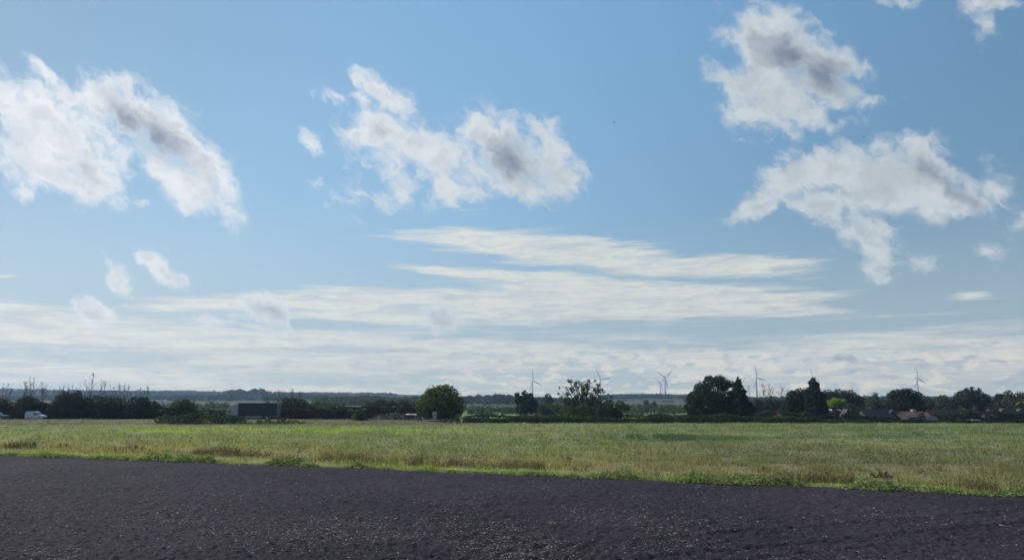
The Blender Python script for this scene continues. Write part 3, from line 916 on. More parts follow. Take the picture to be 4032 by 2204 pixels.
def shrub(name, label, dist, lobes_px, mat, leaf=0.2, dens=1.0, seed=0, group=None, gap=0.0, depthk=0.4, flat=0.95, stems=True):
    rng = random.Random(seed + 50)
    cx = sum(l[0] for l in lobes_px) / len(lobes_px)
    cat = {'dead_weeds': 'weeds', 'verge_weeds': 'weeds', 'verge_scrub': 'scrub', 'brambles': 'brambles', 'shrub': 'shrub'}.get(name, 'bush')
    foot = at(cx, 1600, dist)
    foot.z = gz(foot.x, foot.y) - 0.05
    root = thing(name, foot, label, cat, group)
    L = []
    for (x, y, r) in lobes_px:
        for rep in range(2):
            c_ = at(x, y, dist); R_ = r * dist / FPX * (1 if rep == 0 else .85)
            dy = 0 if rep == 0 else rng.uniform(.4, 1) * R_ * (1 if rng.random() < .5 else -1)
            L.append((Vector((c_.x, dist + dy, c_.z)) - foot, R_, flat))
            # let the foliage reach the ground
            low = c_.z - foot.z
            if low > R_ * 1.1 and name not in ('lime_bush', 'golden_bush'):
                L.append((Vector((c_.x - foot.x + rng.uniform(-.2, .2), dy, low * .45)), max(R_ * .95, low * .5), 1.0))
    area = sum(l[1] ** 2 for l in L) * 9
    n = int(min(9000, area / (leaf ** 2) * 0.5 * dens))
    crown_mesh('foliage', L, leaf, n, seed, mat, root, gap)
    if stems:
        for (c_, R_, _) in L[::2][:8]:
            MB().tube([(c_.x * .6, c_.y * .6, 0), (c_.x * .85, c_.y * .85, c_.z * .5), (c_.x, c_.y, c_.z)], [.06, .05, .02], 4, cap=False).build('stem', BARK, root)
    return root

def hedge(name, label, d0, d1, px0, px1, tops, thick, mat, leaf=0.18, seed=0, dens=1.0, group=None, drop=None):
    """a hedge from (px0 at d0) to (px1 at d1); tops = photo rows of its top, evenly spaced"""
    r_ = np.random.RandomState(seed)
    A, B = at(px0, 1600, d0), at(px1, 1600, d1)
    A.z = B.z = 0
    L = (B - A).length
    def P_at(t, py):
        pxx = px0 + (px1 - px0) * t; dd = d0 + (d1 - d0) * t
        v = at(pxx, py, dd)
        return v
    ts = np.linspace(0, 1, 60)
    topz = np.interp(ts, np.linspace(0, 1, len(tops)), tops)
    TP = np.array([P_at(t, y)[:] for t, y in zip(ts, topz)])
    GZ = land_z(TP[:, 0], TP[:, 1])
    Hh = np.maximum(TP[:, 2] - GZ, 0.5)
    n = int(min(20000, L * (Hh.mean() + thick) * 2 / leaf ** 2 * 0.55 * dens))
    t = r_.uniform(0, 1, n)
    x = np.interp(t, ts, TP[:, 0]); y = np.interp(t, ts, TP[:, 1])
    h_ = np.interp(t, ts, Hh) * (0.80 + 0.42 * fbm(xy0(x, y, 0.45), 4, seed))
    g0 = land_z(x, y)
    face = r_.uniform(0, 1, n)
    v_ = r_.uniform(-1, 1, n)
    hz_ = np.where(face < 0.4, r_.uniform(.85, 1.0, n), np.sqrt(r_.uniform(0, 1, n)))
    yo = np.where(face < 0.4, v_, np.sign(v_) * r_.uniform(.75, 1.0, n)) * (1 - 0.35 * hz_ ** 3)
    yo = yo * thick / 2 * (0.75 + 0.5 * fbm(xy0(x, y, 0.6) + 40, 3, seed))
    P = np.stack([x, y + yo, g0 + h_ * hz_], 1)
    nr_ = np.stack([np.zeros(n), np.sign(yo) * (1 - hz_ * .6), hz_], 1) + r_.normal(size=(n, 3)) * .7
    V, F = cards(P, nr_, leaf * r_.uniform(.6, 1.35, n), 1.2, r_)
    # dark twiggy heart so that one cannot look straight through
    m_ = 40
    tt_ = np.linspace(0, 1, m_)
    hx = np.interp(tt_, ts, TP[:, 0]); hy = np.interp(tt_, ts, TP[:, 1]); hh = np.interp(tt_, ts, Hh); hg = land_z(hx, hy)
    base = len(V)
    ring = np.concatenate([np.stack([hx, hy - thick * .28, hg - .1], 1), np.stack([hx, hy - thick * .2, hg + hh * .7], 1),
                           np.stack([hx, hy + thick * .2, hg + hh * .7], 1), np.stack([hx, hy + thick * .28, hg - .1], 1)])
    Fh = []
    for a_ in range(3):
        for i in range(m_ - 1):
            Fh.append((base + a_ * m_ + i, base + a_ * m_ + i + 1, base + (a_ + 1) * m_ + i + 1, base + (a_ + 1) * m_ + i))
    ob = link(name, np_mesh(name, np.concatenate([V, ring]), np.concatenate([F, np.array(Fh)])), mat)
    return tag(ob, label, 'hedge', group)

# ------------------------------------------------------------------ far woods on the hills (read as one mass)
def woods(name, label, dist_rng, px_rng, tops, leaf, n, seed, mat, hgt=(6, 11), rad=(3.5, 7)):
    """a belt of far trees whose skyline follows `tops` (photo rows)"""
    r_ = np.random.RandomState(seed)
    lob = []
    for i in range(n):
        t = r_.uniform(0, 1)
        px = px_rng[0] + (px_rng[1] - px_rng[0]) * t
        dd = r_.uniform(*dist_rng)
        v = at(px, 1569, dd)
        ty = np.interp(t, np.linspace(0, 1, len(tops)), tops)
        topz = at(px, ty, dd).z
        R_ = r_.uniform(*rad)
        gnd = gz(v.x, v.y)
        ztop = min(max(topz, gnd + R_ * 1.2), gnd + 24) - r_.exponential(R_ * 0.35)
        lob.append((v.x, v.y, ztop - R_, R_, gnd))
    lob = np.array(lob)
    per = 46
    idx = np.repeat(np.arange(n), per)
    d_ = r_.normal(size=(n * per, 3)); d_ /= np.linalg.norm(d_, axis=1, keepdims=True)
    bump = fbm(d_ * 1.5 + idx[:, None] * 2.3, 2, seed)
    rr = lob[idx, 3] * (0.8 + 0.45 * bump)
    P = lob[idx, :3] + d_ * rr[:, None]
    low = r_.uniform(0, 1, n * per) < 0.30
    P[low, 2] = lob[idx, 4][low] + r_.uniform(0, 1, low.sum()) * (lob[idx, 2] - lob[idx, 4])[low]
    V, F = cards(P, d_ + r_.normal(size=P.shape) * .4, lob[idx, 3] * leaf * r_.uniform(.7, 1.3, n * per), 1.5, r_)
    return tag(link(name, np_mesh(name, V, F), mat), label, 'woodland', kind='stuff')

woods('hill_woodland', 'blue hazy woods along the far hill on the left', (2000, 3000), (-500, 1560),
      [1522, 1522, 1524, 1530, 1536, 1540, 1541, 1540, 1536, 1541, 1548, 1549, 1547, 1545, 1552, 1551, 1554, 1556, 1556], .45, 1700, 1, L_FAR)
woods('slope_woodland', 'blue woods on the lower slope of the far left hill', (1250, 1950), (-400, 1500),
      [1548, 1550, 1556, 1553, 1556, 1554, 1558, 1556, 1560], .34, 900, 11, L_FAR, rad=(3, 6))
woods('ridge_copse', 'clump of taller far trees on the ridge above the lorry', (1500, 1750), (862, 1080),
      [1552, 1545, 1532, 1534, 1530, 1541, 1530, 1528, 1530, 1545, 1550], .36, 90, 2, L_FAR, rad=(3, 5.5))
woods('ridge_copse', 'low far copse on the ridge right of the lorry', (1500, 1750), (1060, 1330),
      [1552, 1543, 1550, 1556, 1548, 1546, 1545, 1553, 1556, 1554, 1556, 1558], .36, 100, 3, L_FAR, rad=(2.5, 4.5))
woods('valley_woodland', 'dark middle distance wood left of the big round tree', (650, 900), (1240, 1800),
      [1562, 1560, 1558, 1556, 1562, 1560, 1557, 1562, 1561], .30, 260, 4, L_MID, rad=(2.5, 5))
woods('valley_woodland', 'blue grey wood in the valley between the round tree and the feathery tree', (900, 1500), (1800, 2360),
      [1560, 1556, 1550, 1556, 1560, 1566, 1566, 1562], .32, 240, 5, L_FAR, rad=(3, 6))
woods('ridge_woodland', 'blue wood on the low ridge below the pair of crossed wind turbines', (1700, 2700), (2360, 2780),
      [1560, 1553, 1551, 1552, 1550, 1553, 1554, 1556, 1555], .42, 480, 6, L_FAR)
woods('far_woodland', 'distant wood behind the village on the right', (1100, 1500), (2700, 4500),
      [1560, 1562, 1560, 1556, 1560, 1562, 1560, 1556], .35, 420, 7, L_FAR, rad=(4, 7))
woods('valley_woodland', 'low bushy belt behind the hedges under the ridge', (380, 520), (1850, 2760),
      [1598, 1594, 1600, 1592, 1588, 1596, 1600, 1590, 1586, 1594, 1592], .26, 230, 8, L_MID, rad=(1.6, 3.2))
woods('valley_woodland', 'grey green scrub belt behind the road on the left', (420, 600), (-300, 900),
      [1592, 1590, 1596, 1588, 1592, 1598, 1594, 1590, 1600], .26, 260, 9, L_MID, rad=(2, 3.6))

# ------------------------------------------------------------------ wind turbines
T_WHITE = solid('turbine_paint', (0.30, 0.32, 0.34), 0.5, var=0.04, scale=0.1)
TURB = [
 ('slim grey turbine left of the feathery tree, one blade straight up', 2097, 1498, 43, (-3, 117, 200)),
 ('grey turbine rising behind the feathery tree, blades at eleven and two o clock', 2364, 1494, 44, (-28, 80, 200)),
 ('smaller turbine of the crossing pair, left of its larger neighbour', 2600, 1507, 33, (-62, 45, 165)),
 ('tallest turbine of the crossing pair above the blue ridge', 2618, 1486, 44, (-60, 46, 168)),
 ('turbine half hidden behind the pointed conifer, only one blade showing', 2917, 1512, 43, (33, 153, 273)),
 ('turbine standing in the gap between the two big dark trees', 2977, 1486, 48, (-8, 104, 200)),
 ('turbine behind the second conifer, only its upper blade tip showing', 3199, 1490, 40, (-13, 107, 227)),
 ('rightmost turbine, above the dark round tree over the houses', 3611, 1489, 47, (-8, 116, 209))]
def blade_mesh():
    V, F = [], []
    secs = [(0.0, .75, .75, 0), (2.5, .8, .7, 5), (7, 2.9, .7, 14), (11, 3.2, .6, 11), (25, 2.5, .45, 5), (38, 1.7, .3, 1), (44, 1.0, .2, 0), (45, .15, .03, 0)]
    for (z, w_, th, tw) in secs:
        for j in range(8):
            t = 2 * math.pi * j / 8
            x = math.cos(t) * w_ * .62 + w_ * .18; y = math.sin(t) * th
            c_, s_ = math.cos(R(tw)), math.sin(R(tw))
            V.append((x * c_ - y * s_, x * s_ + y * c_, z))
    for i in range(len(secs) - 1):
        for j in range(8):
            F.append((i * 8 + j, i * 8 + (j + 1) % 8, (i + 1) * 8 + (j + 1) % 8, (i + 1) * 8 + j))
    F.append(tuple(range(7, -1, -1)))
    me = bpy.data.meshes.new('blade')
    me.from_pydata(V, [], F)
    me.polygons.foreach_set('use_smooth', [True] * len(F))
    me.materials.append(T_WHITE)
    return me
BLADE = blade_mesh()
for (label, px, hy, tip, angs) in TURB:
    dist = 45.0 * FPX / tip
    hub = at(px, hy, dist)
    g0 = gz(hub.x, hub.y)
    H = hub.z - g0
    root = thing('wind_turbine', (hub.x, hub.y, g0), label, 'wind turbine', 'wind turbines on the horizon')
    MB().tube([(0, 0, -2), (0, 0, H * .5), (0, 0, H - 1.6)], [2.7, 2.2, 1.5], 16).build('tower', T_WHITE, root, smooth=True)
    YAW = R(-66)                      # rotor axis: towards the viewer and a little right
    ax = Vector((math.cos(YAW), math.sin(YAW), 0))
    nac = MB().prism([(-8.5, -1.3), (2.6, -1.8), (3.0, 0), (2.6, 1.8), (-7.5, 1.8), (-9, 1.2)], -1.7, 1.7).build('nacelle', T_WHITE, root)
    nac.location = (0, 0, H); nac.rotation_euler = (0, 0, YAW)
    hubo = MB().tube([(0, 0, 0), (1.2, 0, 0), (2.4, 0, 0), (3.1, 0, 0)], [1.9, 1.8, 1.2, .15], 12).build('hub', T_WHITE, root, smooth=True)
    hubo.location = ax * 3.1 + Vector((0, 0, H)); hubo.rotation_euler = (0, 0, YAW)
    for a in angs:
        bo = link('blade', BLADE, None, root)
        bo.location = ax * 4.4 + Vector((0, 0, H))
        # rotor plane: turn about the axis; plane normal = ax
        side = Vector((-ax.y, ax.x, 0))          # points right as seen by the viewer
        comp = abs(side.x)                       # the plane is seen slanted
        ar = R(a)
        vx, vz = math.sin(ar), math.cos(ar)
        u_ = (side * (vx / comp if comp > .3 else vx) + Vector((0, 0, vz))).normalized()
        xx = u_.cross(ax).normalized()
        M = Matrix((xx, u_.cross(xx), u_)).transposed()
        bo.rotation_euler = M.to_euler()

# ------------------------------------------------------------------ hedges and scrub
hedge('hedge', 'low tangled hedge along the far edge of the meadow, below the feathery tree', 160, 162, 1860, 2520,
      [1652, 1650, 1645, 1640, 1644, 1637, 1643, 1646, 1643, 1648, 1650], 2.6, L_HEDGE, .20, 21)
hedge('hedge', 'clipped looking dark hedge in front of the biggest dark tree', 161, 158, 2480, 3120,
      [1651, 1646, 1640, 1636, 1633, 1633, 1632, 1634, 1640, 1643, 1644, 1640], 2.8, L_HEDGE, .20, 22)
hedge('hedge', 'low uneven hedge in front of the pointed conifer and the first cottages', 158, 157, 3100, 3420,
      [1641, 1644, 1643, 1650, 1652, 1650, 1654, 1652], 2.2, L_HEDGE, .18, 23)
hedge('hedge', 'scrubby low hedge in front of the red roofed bungalow', 157, 157, 3400, 3760,
      [1655, 1650, 1656, 1654, 1648, 1654, 1657, 1655], 1.8, L_DARK, .18, 24)
hedge('hedge', 'dark low hedge at the right end of the far field edge', 157, 157, 3740, 4400,
      [1655, 1652, 1657, 1655, 1650, 1654, 1652, 1650, 1654, 1650, 1652], 1.8, L_DARK, .18, 25)
hedge('hedge', 'second hedge row behind the meadow edge, right of the round tree', 236, 240, 1835, 2210,
      [1634, 1632, 1633, 1636, 1634, 1633, 1636, 1640], 3.2, L_HEDGE, .28, 26)
hedge('hedge', 'second hedge row under the blue ridge, left of the biggest dark tree', 236, 240, 2420, 2760,
      [1630, 1632, 1634, 1631, 1633, 1636, 1632], 3.2, L_HEDGE, .28, 27)
hedge('hedge', 'third hedge, dark line across the green pasture behind', 470, 480, 1840, 2740,
      [1612, 1608, 1610, 1604, 1606, 1600, 1606, 1604, 1608, 1602, 1606, 1610], 4.5, L_MID, .45, 28)
hedge('hedge', 'garden hedge between the two groups of dark trees', 205, 205, 2950, 3200,
      [1620, 1624, 1616, 1622, 1626, 1620, 1628], 3.0, L_MID, .22, 29)
hedge('hedge', 'garden hedge in front of the long low house', 200, 200, 3200, 3480,
      [1634, 1632, 1638, 1630, 1640, 1640, 1642], 2.4, L_DARK, .2, 30)
hedge('hedge', 'garden hedge behind the parked white car', 212, 212, 3680, 4420,
      [1634, 1622, 1626, 1616, 1622, 1630, 1618, 1612, 1622, 1618], 2.6, L_DARK, .22, 31)
hedge('hedge', 'thick dark roadside hedge behind the white van', 172, 172, -420, 240,
      [1590, 1596, 1592, 1600, 1590, 1598, 1594, 1600, 1606, 1596, 1590, 1604], 3.6, L_DARK, .22, 32)
hedge('hedge', 'thick dark roadside hedge right of the white van', 172, 174, 215, 680,
      [1590, 1580, 1578, 1584, 1592, 1590, 1598, 1592, 1600, 1604, 1608], 3.6, L_DARK, .22, 33)
hedge('hedge', 'dark roadside hedge between the lorry and the rubble heap', 176, 186, 1090, 1660,
      [1610, 1602, 1612, 1606, 1614, 1604, 1600, 1602, 1606, 1600, 1606], 3.4, L_BROWN, .22, 34)
hedge('hedge', 'patchy hedge behind the lorry cab', 186, 190, 660, 1120,
      [1612, 1608, 1618, 1612, 1616, 1606, 1600, 1598], 3.0, L_HEDGE, .24, 35)

shrub('shrub', 'tall twiggy dark shrub at the left edge of the photo', 170, [(10, 1590, 26), (-20, 1598, 30), (40, 1600, 24)], L_BROWN, .2, 1, 41)
shrub('shrub', 'broad dark shrub directly behind the white van', 170, [(95, 1590, 28), (135, 1588, 26), (115, 1575, 20), (155, 1600, 22)], L_DARK, .2, 1, 42)
shrub('shrub', 'shrub with two dark knobs at its top, right of the white van', 171,
      [(262, 1550, 15), (304, 1548, 15), (250, 1572, 26), (300, 1570, 26), (278, 1590, 36), (335, 1588, 28), (230, 1595, 24)], L_DARK, .2, 1.1, 43)
shrub('shrub', 'long low shrub in the left half of the roadside hedge', 171, [(380, 1582, 26), (420, 1588, 30), (460, 1590, 28)], L_DARK, .2, 1, 44)
shrub('shrub', 'bushy shrub near the right end of the left roadside hedge', 171, [(530, 1588, 26), (565, 1584, 24), (600, 1600, 26)], L_DARK, .2, 1, 45)
shrub('shrub', 'rounded solitary bush in the gap left of the lorry cab', 182, [(722, 1588, 24), (700, 1600, 26), (748, 1602, 26), (725, 1608, 34)], L_MID, .2, 1, 46)
shrub('shrub', 'brown twiggy bush rising behind the back of the lorry', 182, [(1120, 1582, 22), (1150, 1590, 28), (1185, 1592, 24), (1205, 1604, 24)], L_BROWN, .2, 1, 47)
shrub('shrub', 'green bush right of the brown twiggy bush', 184, [(1245, 1600, 22), (1285, 1606, 24), (1225, 1612, 22)], L_MID, .2, 1, 48)
shrub('shrub', 'dull green bush left of the fuller roadside bush', 186, [(1320, 1606, 22), (1350, 1612, 20)], L_HEDGE, .2, 1, 49)
shrub('shrub', 'dark bush standing behind the rubble heap', 190, [(1460, 1600, 24), (1500, 1596, 28), (1545, 1600, 26)], L_BROWN, .22, 1, 50)
shrub('shrub', 'rust tinged bush touching the left side of the round tree', 190, [(1590, 1600, 26), (1625, 1606, 24)], L_BROWN, .22, 1, 51)
G_SC = 'dark scrub along the verge in front of the lorry'
shrub('verge_scrub', 'leftmost dark scrub clump on the verge before the lorry', 149, [(625, 1653, 16), (655, 1649, 21), (685, 1653, 20)], L_GREY, .16, 1, 52, G_SC)
shrub('verge_scrub', 'dark scrub clump below the bush left of the lorry cab', 149, [(715, 1651, 21), (750, 1647, 24), (778, 1651, 19)], L_HEDGE, .16, 1, 53, G_SC)
shrub('verge_scrub', 'grey scrub clump just ahead of the lorry cab', 149, [(812, 1649, 21), (845, 1645, 24), (868, 1653, 19)], L_GREY, .16, 1, 54, G_SC)
shrub('verge_scrub', 'dark scrub clump hiding the front wheel of the lorry', 149.5, [(898, 1651, 24), (925, 1655, 24), (955, 1661, 19)], L_HEDGE, .16, 1, 55, G_SC)
shrub('verge_weeds', 'pale green weeds under the middle of the lorry', 149, [(985, 1671, 13), (1020, 1667, 17), (1050, 1665, 18), (1075, 1669, 14)], L_GREY, .13, 1, 56)
shrub('verge_weeds', 'green weeds below the tail of the lorry', 149, [(1108, 1661, 20), (1140, 1669, 17), (1165, 1667, 16)], L_MID, .14, 1, 57)
shrub('verge_weeds', 'low green weeds right of the lorry on the verge', 149, [(1195, 1671, 14), (1225, 1675, 13), (1252, 1677, 11)], L_GREY, .13, 1, 58)
shrub('shrub', 'upright green bush on the verge left of the rubble heap', 154,
      [(1415, 1622, 15), (1402, 1640, 18), (1428, 1640, 18), (1412, 1658, 24), (1440, 1662, 16), (1385, 1666, 14)], L_MID, .17, 1, 59)
shrub('verge_weeds', 'small green weed clump in the meadow below the upright bush', 136, [(1345, 1690, 8), (1362, 1688, 9), (1380, 1692, 7)], L_MID, .12, 1, 60, stems=False)
shrub('brambles', 'pale seeding brambles below the right side of the round tree', 156, [(1800, 1652, 13), (1832, 1648, 12), (1775, 1656, 12)], L_GREY, .13, 1, 61)
shrub('brambles', 'dark brambles sloping down right of the pale ones', 156, [(1865, 1655, 12), (1890, 1660, 10)], L_DARK, .15, 1, 62)
shrub('brambles', 'low bramble clump between the warning sign and the pale brambles', 157, [(1735, 1656, 8), (1755, 1658, 9)], L_BROWN, .13, 1, 63)
shrub('dead_weeds', 'dark upright weed clump standing alone near the meadow centre', 0.5 * (ground_hit(2232, 1826)[1] * 2), [(2232, 1812, 7.2), (2236, 1800, 4.8), (2226, 1820, 5.4)], dock_mat, .05, .5, 64, stems=False)
_d = ground_hit(3475, 1880)[1]
shrub('dead_weeds', 'wide brown thicket of dead weeds in the meadow on the right', _d, [(3435, 1866, 8.4), (3460, 1856, 10.2), (3490, 1862, 9.0), (3510, 1872, 7.2)], dock_mat, .05, .5, 65)
_d = ground_hit(2615, 1800)[1]
shrub('dead_weeds', 'single grey green weed standing right of the meadow centre', _d, [(2615, 1790, 6.0), (2618, 1780, 4.2)], dock_mat, .05, .5, 66, stems=False)
_d = ground_hit(3020, 1856)[1]
shrub('dead_weeds', 'brown weed clump in the dry row right of the meadow centre', _d, [(3010, 1842, 7.2), (3030, 1850, 6.0), (2990, 1852, 4.8)], L_BROWN, .06, 1, 67, stems=False)
_d = ground_hit(255, 1760)[1]
shrub('dead_weeds', 'dark green weed clump in the dry row at the left', _d, [(235, 1750, 6.6), (262, 1750, 6.0)], L_HEDGE, .05, .5, 68, stems=False)
_d = ground_hit(135, 1762)[1]
shrub('dead_weeds', 'grey twiggy weed clump near the left end of the dry row', _d, [(135, 1748, 7.2)], L_BROWN, .08, 1, 69, stems=False)
_d = ground_hit(530, 1770)[1]
shrub('dead_weeds', 'flat brown weed clump in the left third of the dry row', _d, [(510, 1762, 4.8), (535, 1758, 6.0), (560, 1764, 4.8)], L_BROWN, .08, 1, 70, stems=False)

# ------------------------------------------------------------------ trees
tree('round_tree', 'big dome shaped dark tree reaching almost to the ground, behind the warning sign', 'tree', 168,
     [(1735, 1556, 46), (1692, 1570, 40), (1782, 1572, 42), (1668, 1598, 32), (1806, 1598, 32), (1735, 1604, 56), (1702, 1542, 26),
      (1764, 1540, 28), (1733, 1530, 20), (1690, 1622, 36), (1782, 1620, 38), (1738, 1634, 34)], 1738, L_OAK, .24, 1.15, 101, .40, flat=1.0)
rngf = random.Random(5)
fl = [(2300, 1604, 36), (2252, 1608, 30), (2348, 1608, 30), (2225, 1616, 22), (2378, 1616, 22), (2300, 1630, 38), (2255, 1636, 26), (2345, 1636, 26)]
tree('feathery_tree', 'open crowned feathery tree with sky showing through its upper twigs', 'tree', 172,
     fl, 2300, L_OAK, .22, .9, 102, .44)
ft = bpy.data.objects['feathery_tree']
mbt = MB()
fr = random.Random(11)
tw_lobes = []
for i in range(17):
    a = R(-62 + 124 * i / 16 + fr.uniform(-4, 4))
    s0 = Vector((math.sin(a) * .6, 0, 2.8 + fr.uniform(-.4, .6)))
    tip = Vector((6.4 * math.sin(a) / math.sin(R(62)) * fr.uniform(.85, 1.05), fr.uniform(-3, 3), 4.2 + 6.0 * math.cos(a * 1.15) * fr.uniform(.88, 1.05)))
    mid = s0.lerp(tip, .5) + Vector((fr.uniform(-.3, .3), 0, .25))
    mbt.tube([s0, mid, tip], [.16, .12, .06], 5, cap=False)
    for j in range(13):
        k = fr.uniform(.30, 1.0)
        b0 = (s0.lerp(mid, k * 2) if k < .5 else mid.lerp(tip, k * 2 - 1))
        e = b0 + Vector((fr.gauss(0, .65), fr.gauss(0, .6), fr.uniform(.1, 1.25)))
        mbt.tube([b0, b0.lerp(e, .5) + Vector((0, 0, .1)), e], [.065, .05, .025], 4, cap=False)
        if fr.random() < .62:
            tw_lobes.append((e, fr.uniform(.2, .42), 1.2))
        if fr.random() < .22:
            tw_lobes.append((b0.lerp(e, .5), fr.uniform(.15, .3), 1.1))
mbt.build('branch', BARK, ft)
crown_mesh('twig_leaves', tw_lobes, .14, 4200, 103, L_OAK, ft, 0.0, .2)

tree('bushy_tree', 'knobbly dark tree between the round tree and the feathery tree', 'tree', 262,
     [(2070, 1570, 26), (2045, 1573, 22), (2100, 1585, 22), (2065, 1546, 13), (2036, 1552, 11), (2088, 1556, 12), (2050, 1602, 30), (2092, 1606, 28)], 2070, L_DARK, .30, 1, 104, .38)
tree('small_tree', 'small pale blue tree far behind, left of the feathery tree', 'tree', 430,
     [(2157, 1560, 15), (2148, 1572, 14), (2168, 1574, 15), (2158, 1590, 18)], 2157, L_MID, .42, 1, 105)
tree('small_tree', 'round topped small tree on the distant ridge right of the dome shaped tree', 'tree', 1200,
     [(1882, 1558, 9), (1878, 1562, 7)], 1882, L_FAR, 1.1, 1, 106)
shrub('shrub', 'olive bush behind the left half of the meadow hedge', 285, [(2130, 1602, 18), (2160, 1606, 20), (2195, 1604, 20), (2225, 1608, 18)], L_MID, .3, 1, 107)
tree('bushy_tree', 'dense dark bush like tree right of the feathery tree', 'tree', 166,
     [(2398, 1612, 24), (2372, 1628, 26), (2430, 1628, 24), (2402, 1638, 32)], 2400, L_DARK, .22, 1.2, 108)
tree('bushy_tree', 'lighter bushy tree behind the dense dark one', 'tree', 230,
     [(2400, 1586, 18), (2440, 1592, 20), (2465, 1602, 16), (2380, 1600, 18)], 2425, L_MID, .28, 1, 109)
tree('small_tree', 'short bluish tree in the pasture below the crossed turbines', 'tree', 420,
     [(2545, 1584, 12), (2548, 1598, 15)], 2546, L_MID, .4, 1, 110)
tree('small_tree', 'yellowish green tree beside the short bluish one', 'tree', 430,
     [(2575, 1588, 11), (2578, 1600, 13)], 2576, L_MID, .4, 1, 111)
tree('broad_tree', 'biggest dark tree, broad rounded crown, left of the pointed conifer', 'tree', 195,
     [(2798, 1504, 28), (2848, 1512, 28), (2762, 1530, 32), (2736, 1566, 32), (2786, 1568, 50), (2846, 1576, 54), (2722, 1602, 24),
      (2812, 1620, 50), (2744, 1622, 32), (2882, 1512, 15), (2830, 1492, 19), (2792, 1488, 13)], 2800, L_DARK, .26, 1.5, 112, .30)
CONES = lambda x, y0, y1, w, n: [(x + (i % 2 * 2 - 1) * 1.5, y0 + (y1 - y0) * (i / (n - 1)) , 3 + (w - 3) * (i / (n - 1)) ** .8) for i in range(n)]
tree('conifer', 'pointed conifer joined to the right side of the biggest dark tree', 'tree', 190,
     CONES(2906, 1486, 1622, 50, 10) + [(2950, 1590, 14), (2962, 1612, 16), (2932, 1540, 8)], 2906, L_CON, .26, 1.6, 113, .30, limbs=False, trunk_r=.25, depthk=.35)
tree('broad_tree', 'rounded dark tree left of the second conifer', 'tree', 216,
     [(3122, 1556, 26), (3150, 1548, 24), (3178, 1548, 24), (3104, 1590, 24), (3150, 1590, 40), (3090, 1612, 18), (3140, 1622, 42)], 3140, L_DARK, .28, 1.4, 114, .30)
tree('conifer', 'second conifer, stout with a blunt top, right of the bare trees', 'tree', 206,
     [(3201, 1492, 7), (3198, 1504, 13), (3206, 1520, 20), (3215, 1510, 9), (3200, 1542, 28), (3208, 1568, 37), (3215, 1595, 42), (3212, 1622, 44), (3238, 1556, 14)],
     3205, L_CON, .27, 1.6, 115, .30, limbs=False, trunk_r=.3, depthk=.4)
tree('broad_tree', 'wide flat topped dark tree behind the lime green tree', 'tree', 300,
     [(3262, 1556, 26), (3305, 1554, 27), (3346, 1560, 28), (3382, 1576, 22), (3310, 1590, 36), (3368, 1600, 30), (3250, 1585, 26)], 3320, L_DARK, .36, 1.2, 116)
tree('lime_tree', 'small bright lime green tree beside the cottage with two roof windows', 'tree', 222,
     [(3286, 1576, 13), (3270, 1583, 11), (3304, 1578, 12), (3320, 1578, 8), (3290, 1590, 14), (3265, 1594, 9), (3310, 1590, 10)], 3288, L_LIME, .22, 1.3, 117)
tree('bushy_tree', 'grey green tree with a small pointed crown above the long low house', 'tree', 270,
     [(3440, 1570, 20), (3446, 1552, 9), (3425, 1582, 19), (3468, 1588, 20), (3440, 1602, 26), (3490, 1596, 16)], 3445, L_MID, .32, 1, 118, .36)
tree('broad_tree', 'very dark spreading tree behind the red roofed bungalow', 'tree', 236,
     [(3562, 1546, 20), (3524, 1556, 22), (3598, 1556, 22), (3545, 1588, 44), (3604, 1592, 32), (3500, 1590, 20), (3575, 1538, 12), (3534, 1543, 14)], 3560, L_DARK, .3, 1.4, 119, .30)
tree('bushy_tree', 'lighter green tree against the right flank of the very dark spreading tree', 'tree', 290,
     [(3640, 1572, 19), (3622, 1588, 22), (3660, 1588, 17), (3648, 1602, 22)], 3640, L_MID, .34, 1, 120)
tree('broad_tree', 'round grey green tree left of the tall humped tree', 'tree', 330,
     [(3712, 1566, 16), (3694, 1580, 17), (3731, 1578, 15), (3712, 1600, 28)], 3712, L_MID, .38, 1, 121)
tree('broad_tree', 'tall humped tree above the dark roofs on the right', 'tree', 272,
     [(3822, 1540, 17), (3792, 1556, 24), (3852, 1562, 26), (3820, 1588, 44), (3766, 1584, 22), (3882, 1588, 24), (3830, 1532, 11), (3735, 1600, 20)], 3820, L_DARK, .33, 1.3, 122, .32)
tree('bushy_tree', 'narrow dark tree just right of the tall humped tree', 'tree', 292,
     [(3934, 1560, 14), (3930, 1578, 19), (3915, 1596, 20), (3945, 1600, 18)], 3932, L_DARK, .33, 1.2, 123)
tree('bushy_tree', 'oval crowned green tree near the right edge of the photo', 'tree', 288,
     [(3972, 1548, 14), (3978, 1566, 19), (3966, 1588, 22), (3992, 1594, 20)], 3975, L_MID, .33, 1.1, 124)
tree('bushy_tree', 'broad green tree cut by the right edge of the photo', 'tree', 284,
     [(4014, 1556, 16), (4012, 1582, 22), (4046, 1558, 20), (4060, 1586, 26), (4090, 1570, 22)], 4040, L_MID, .33, 1.1, 125)
shrub('lime_bush', 'small lime green bush between the dark roofs', 228, [(3786, 1607, 3.3), (3798, 1608, 3.3), (3776, 1609, 2.2)], L_LIME, .18, 1.2, 126)
shrub('golden_bush', 'small golden bush near the right edge of the photo', 240, [(4006, 1590, 3.9), (4012, 1584, 2.8)], L_GOLD, .2, 1.2, 127)
shrub('golden_bush', 'golden bush cut off by the right edge of the photo', 243, [(4032, 1582, 3.9), (4046, 1584, 3.9)], L_GOLD, .2, 1.2, 128)
shrub('shrub', 'mossy green bush beside the narrow pale gable', 224, [(3345, 1618, 9), (3360, 1620, 9), (3375, 1624, 8)], L_HEDGE, .2, 1, 129)
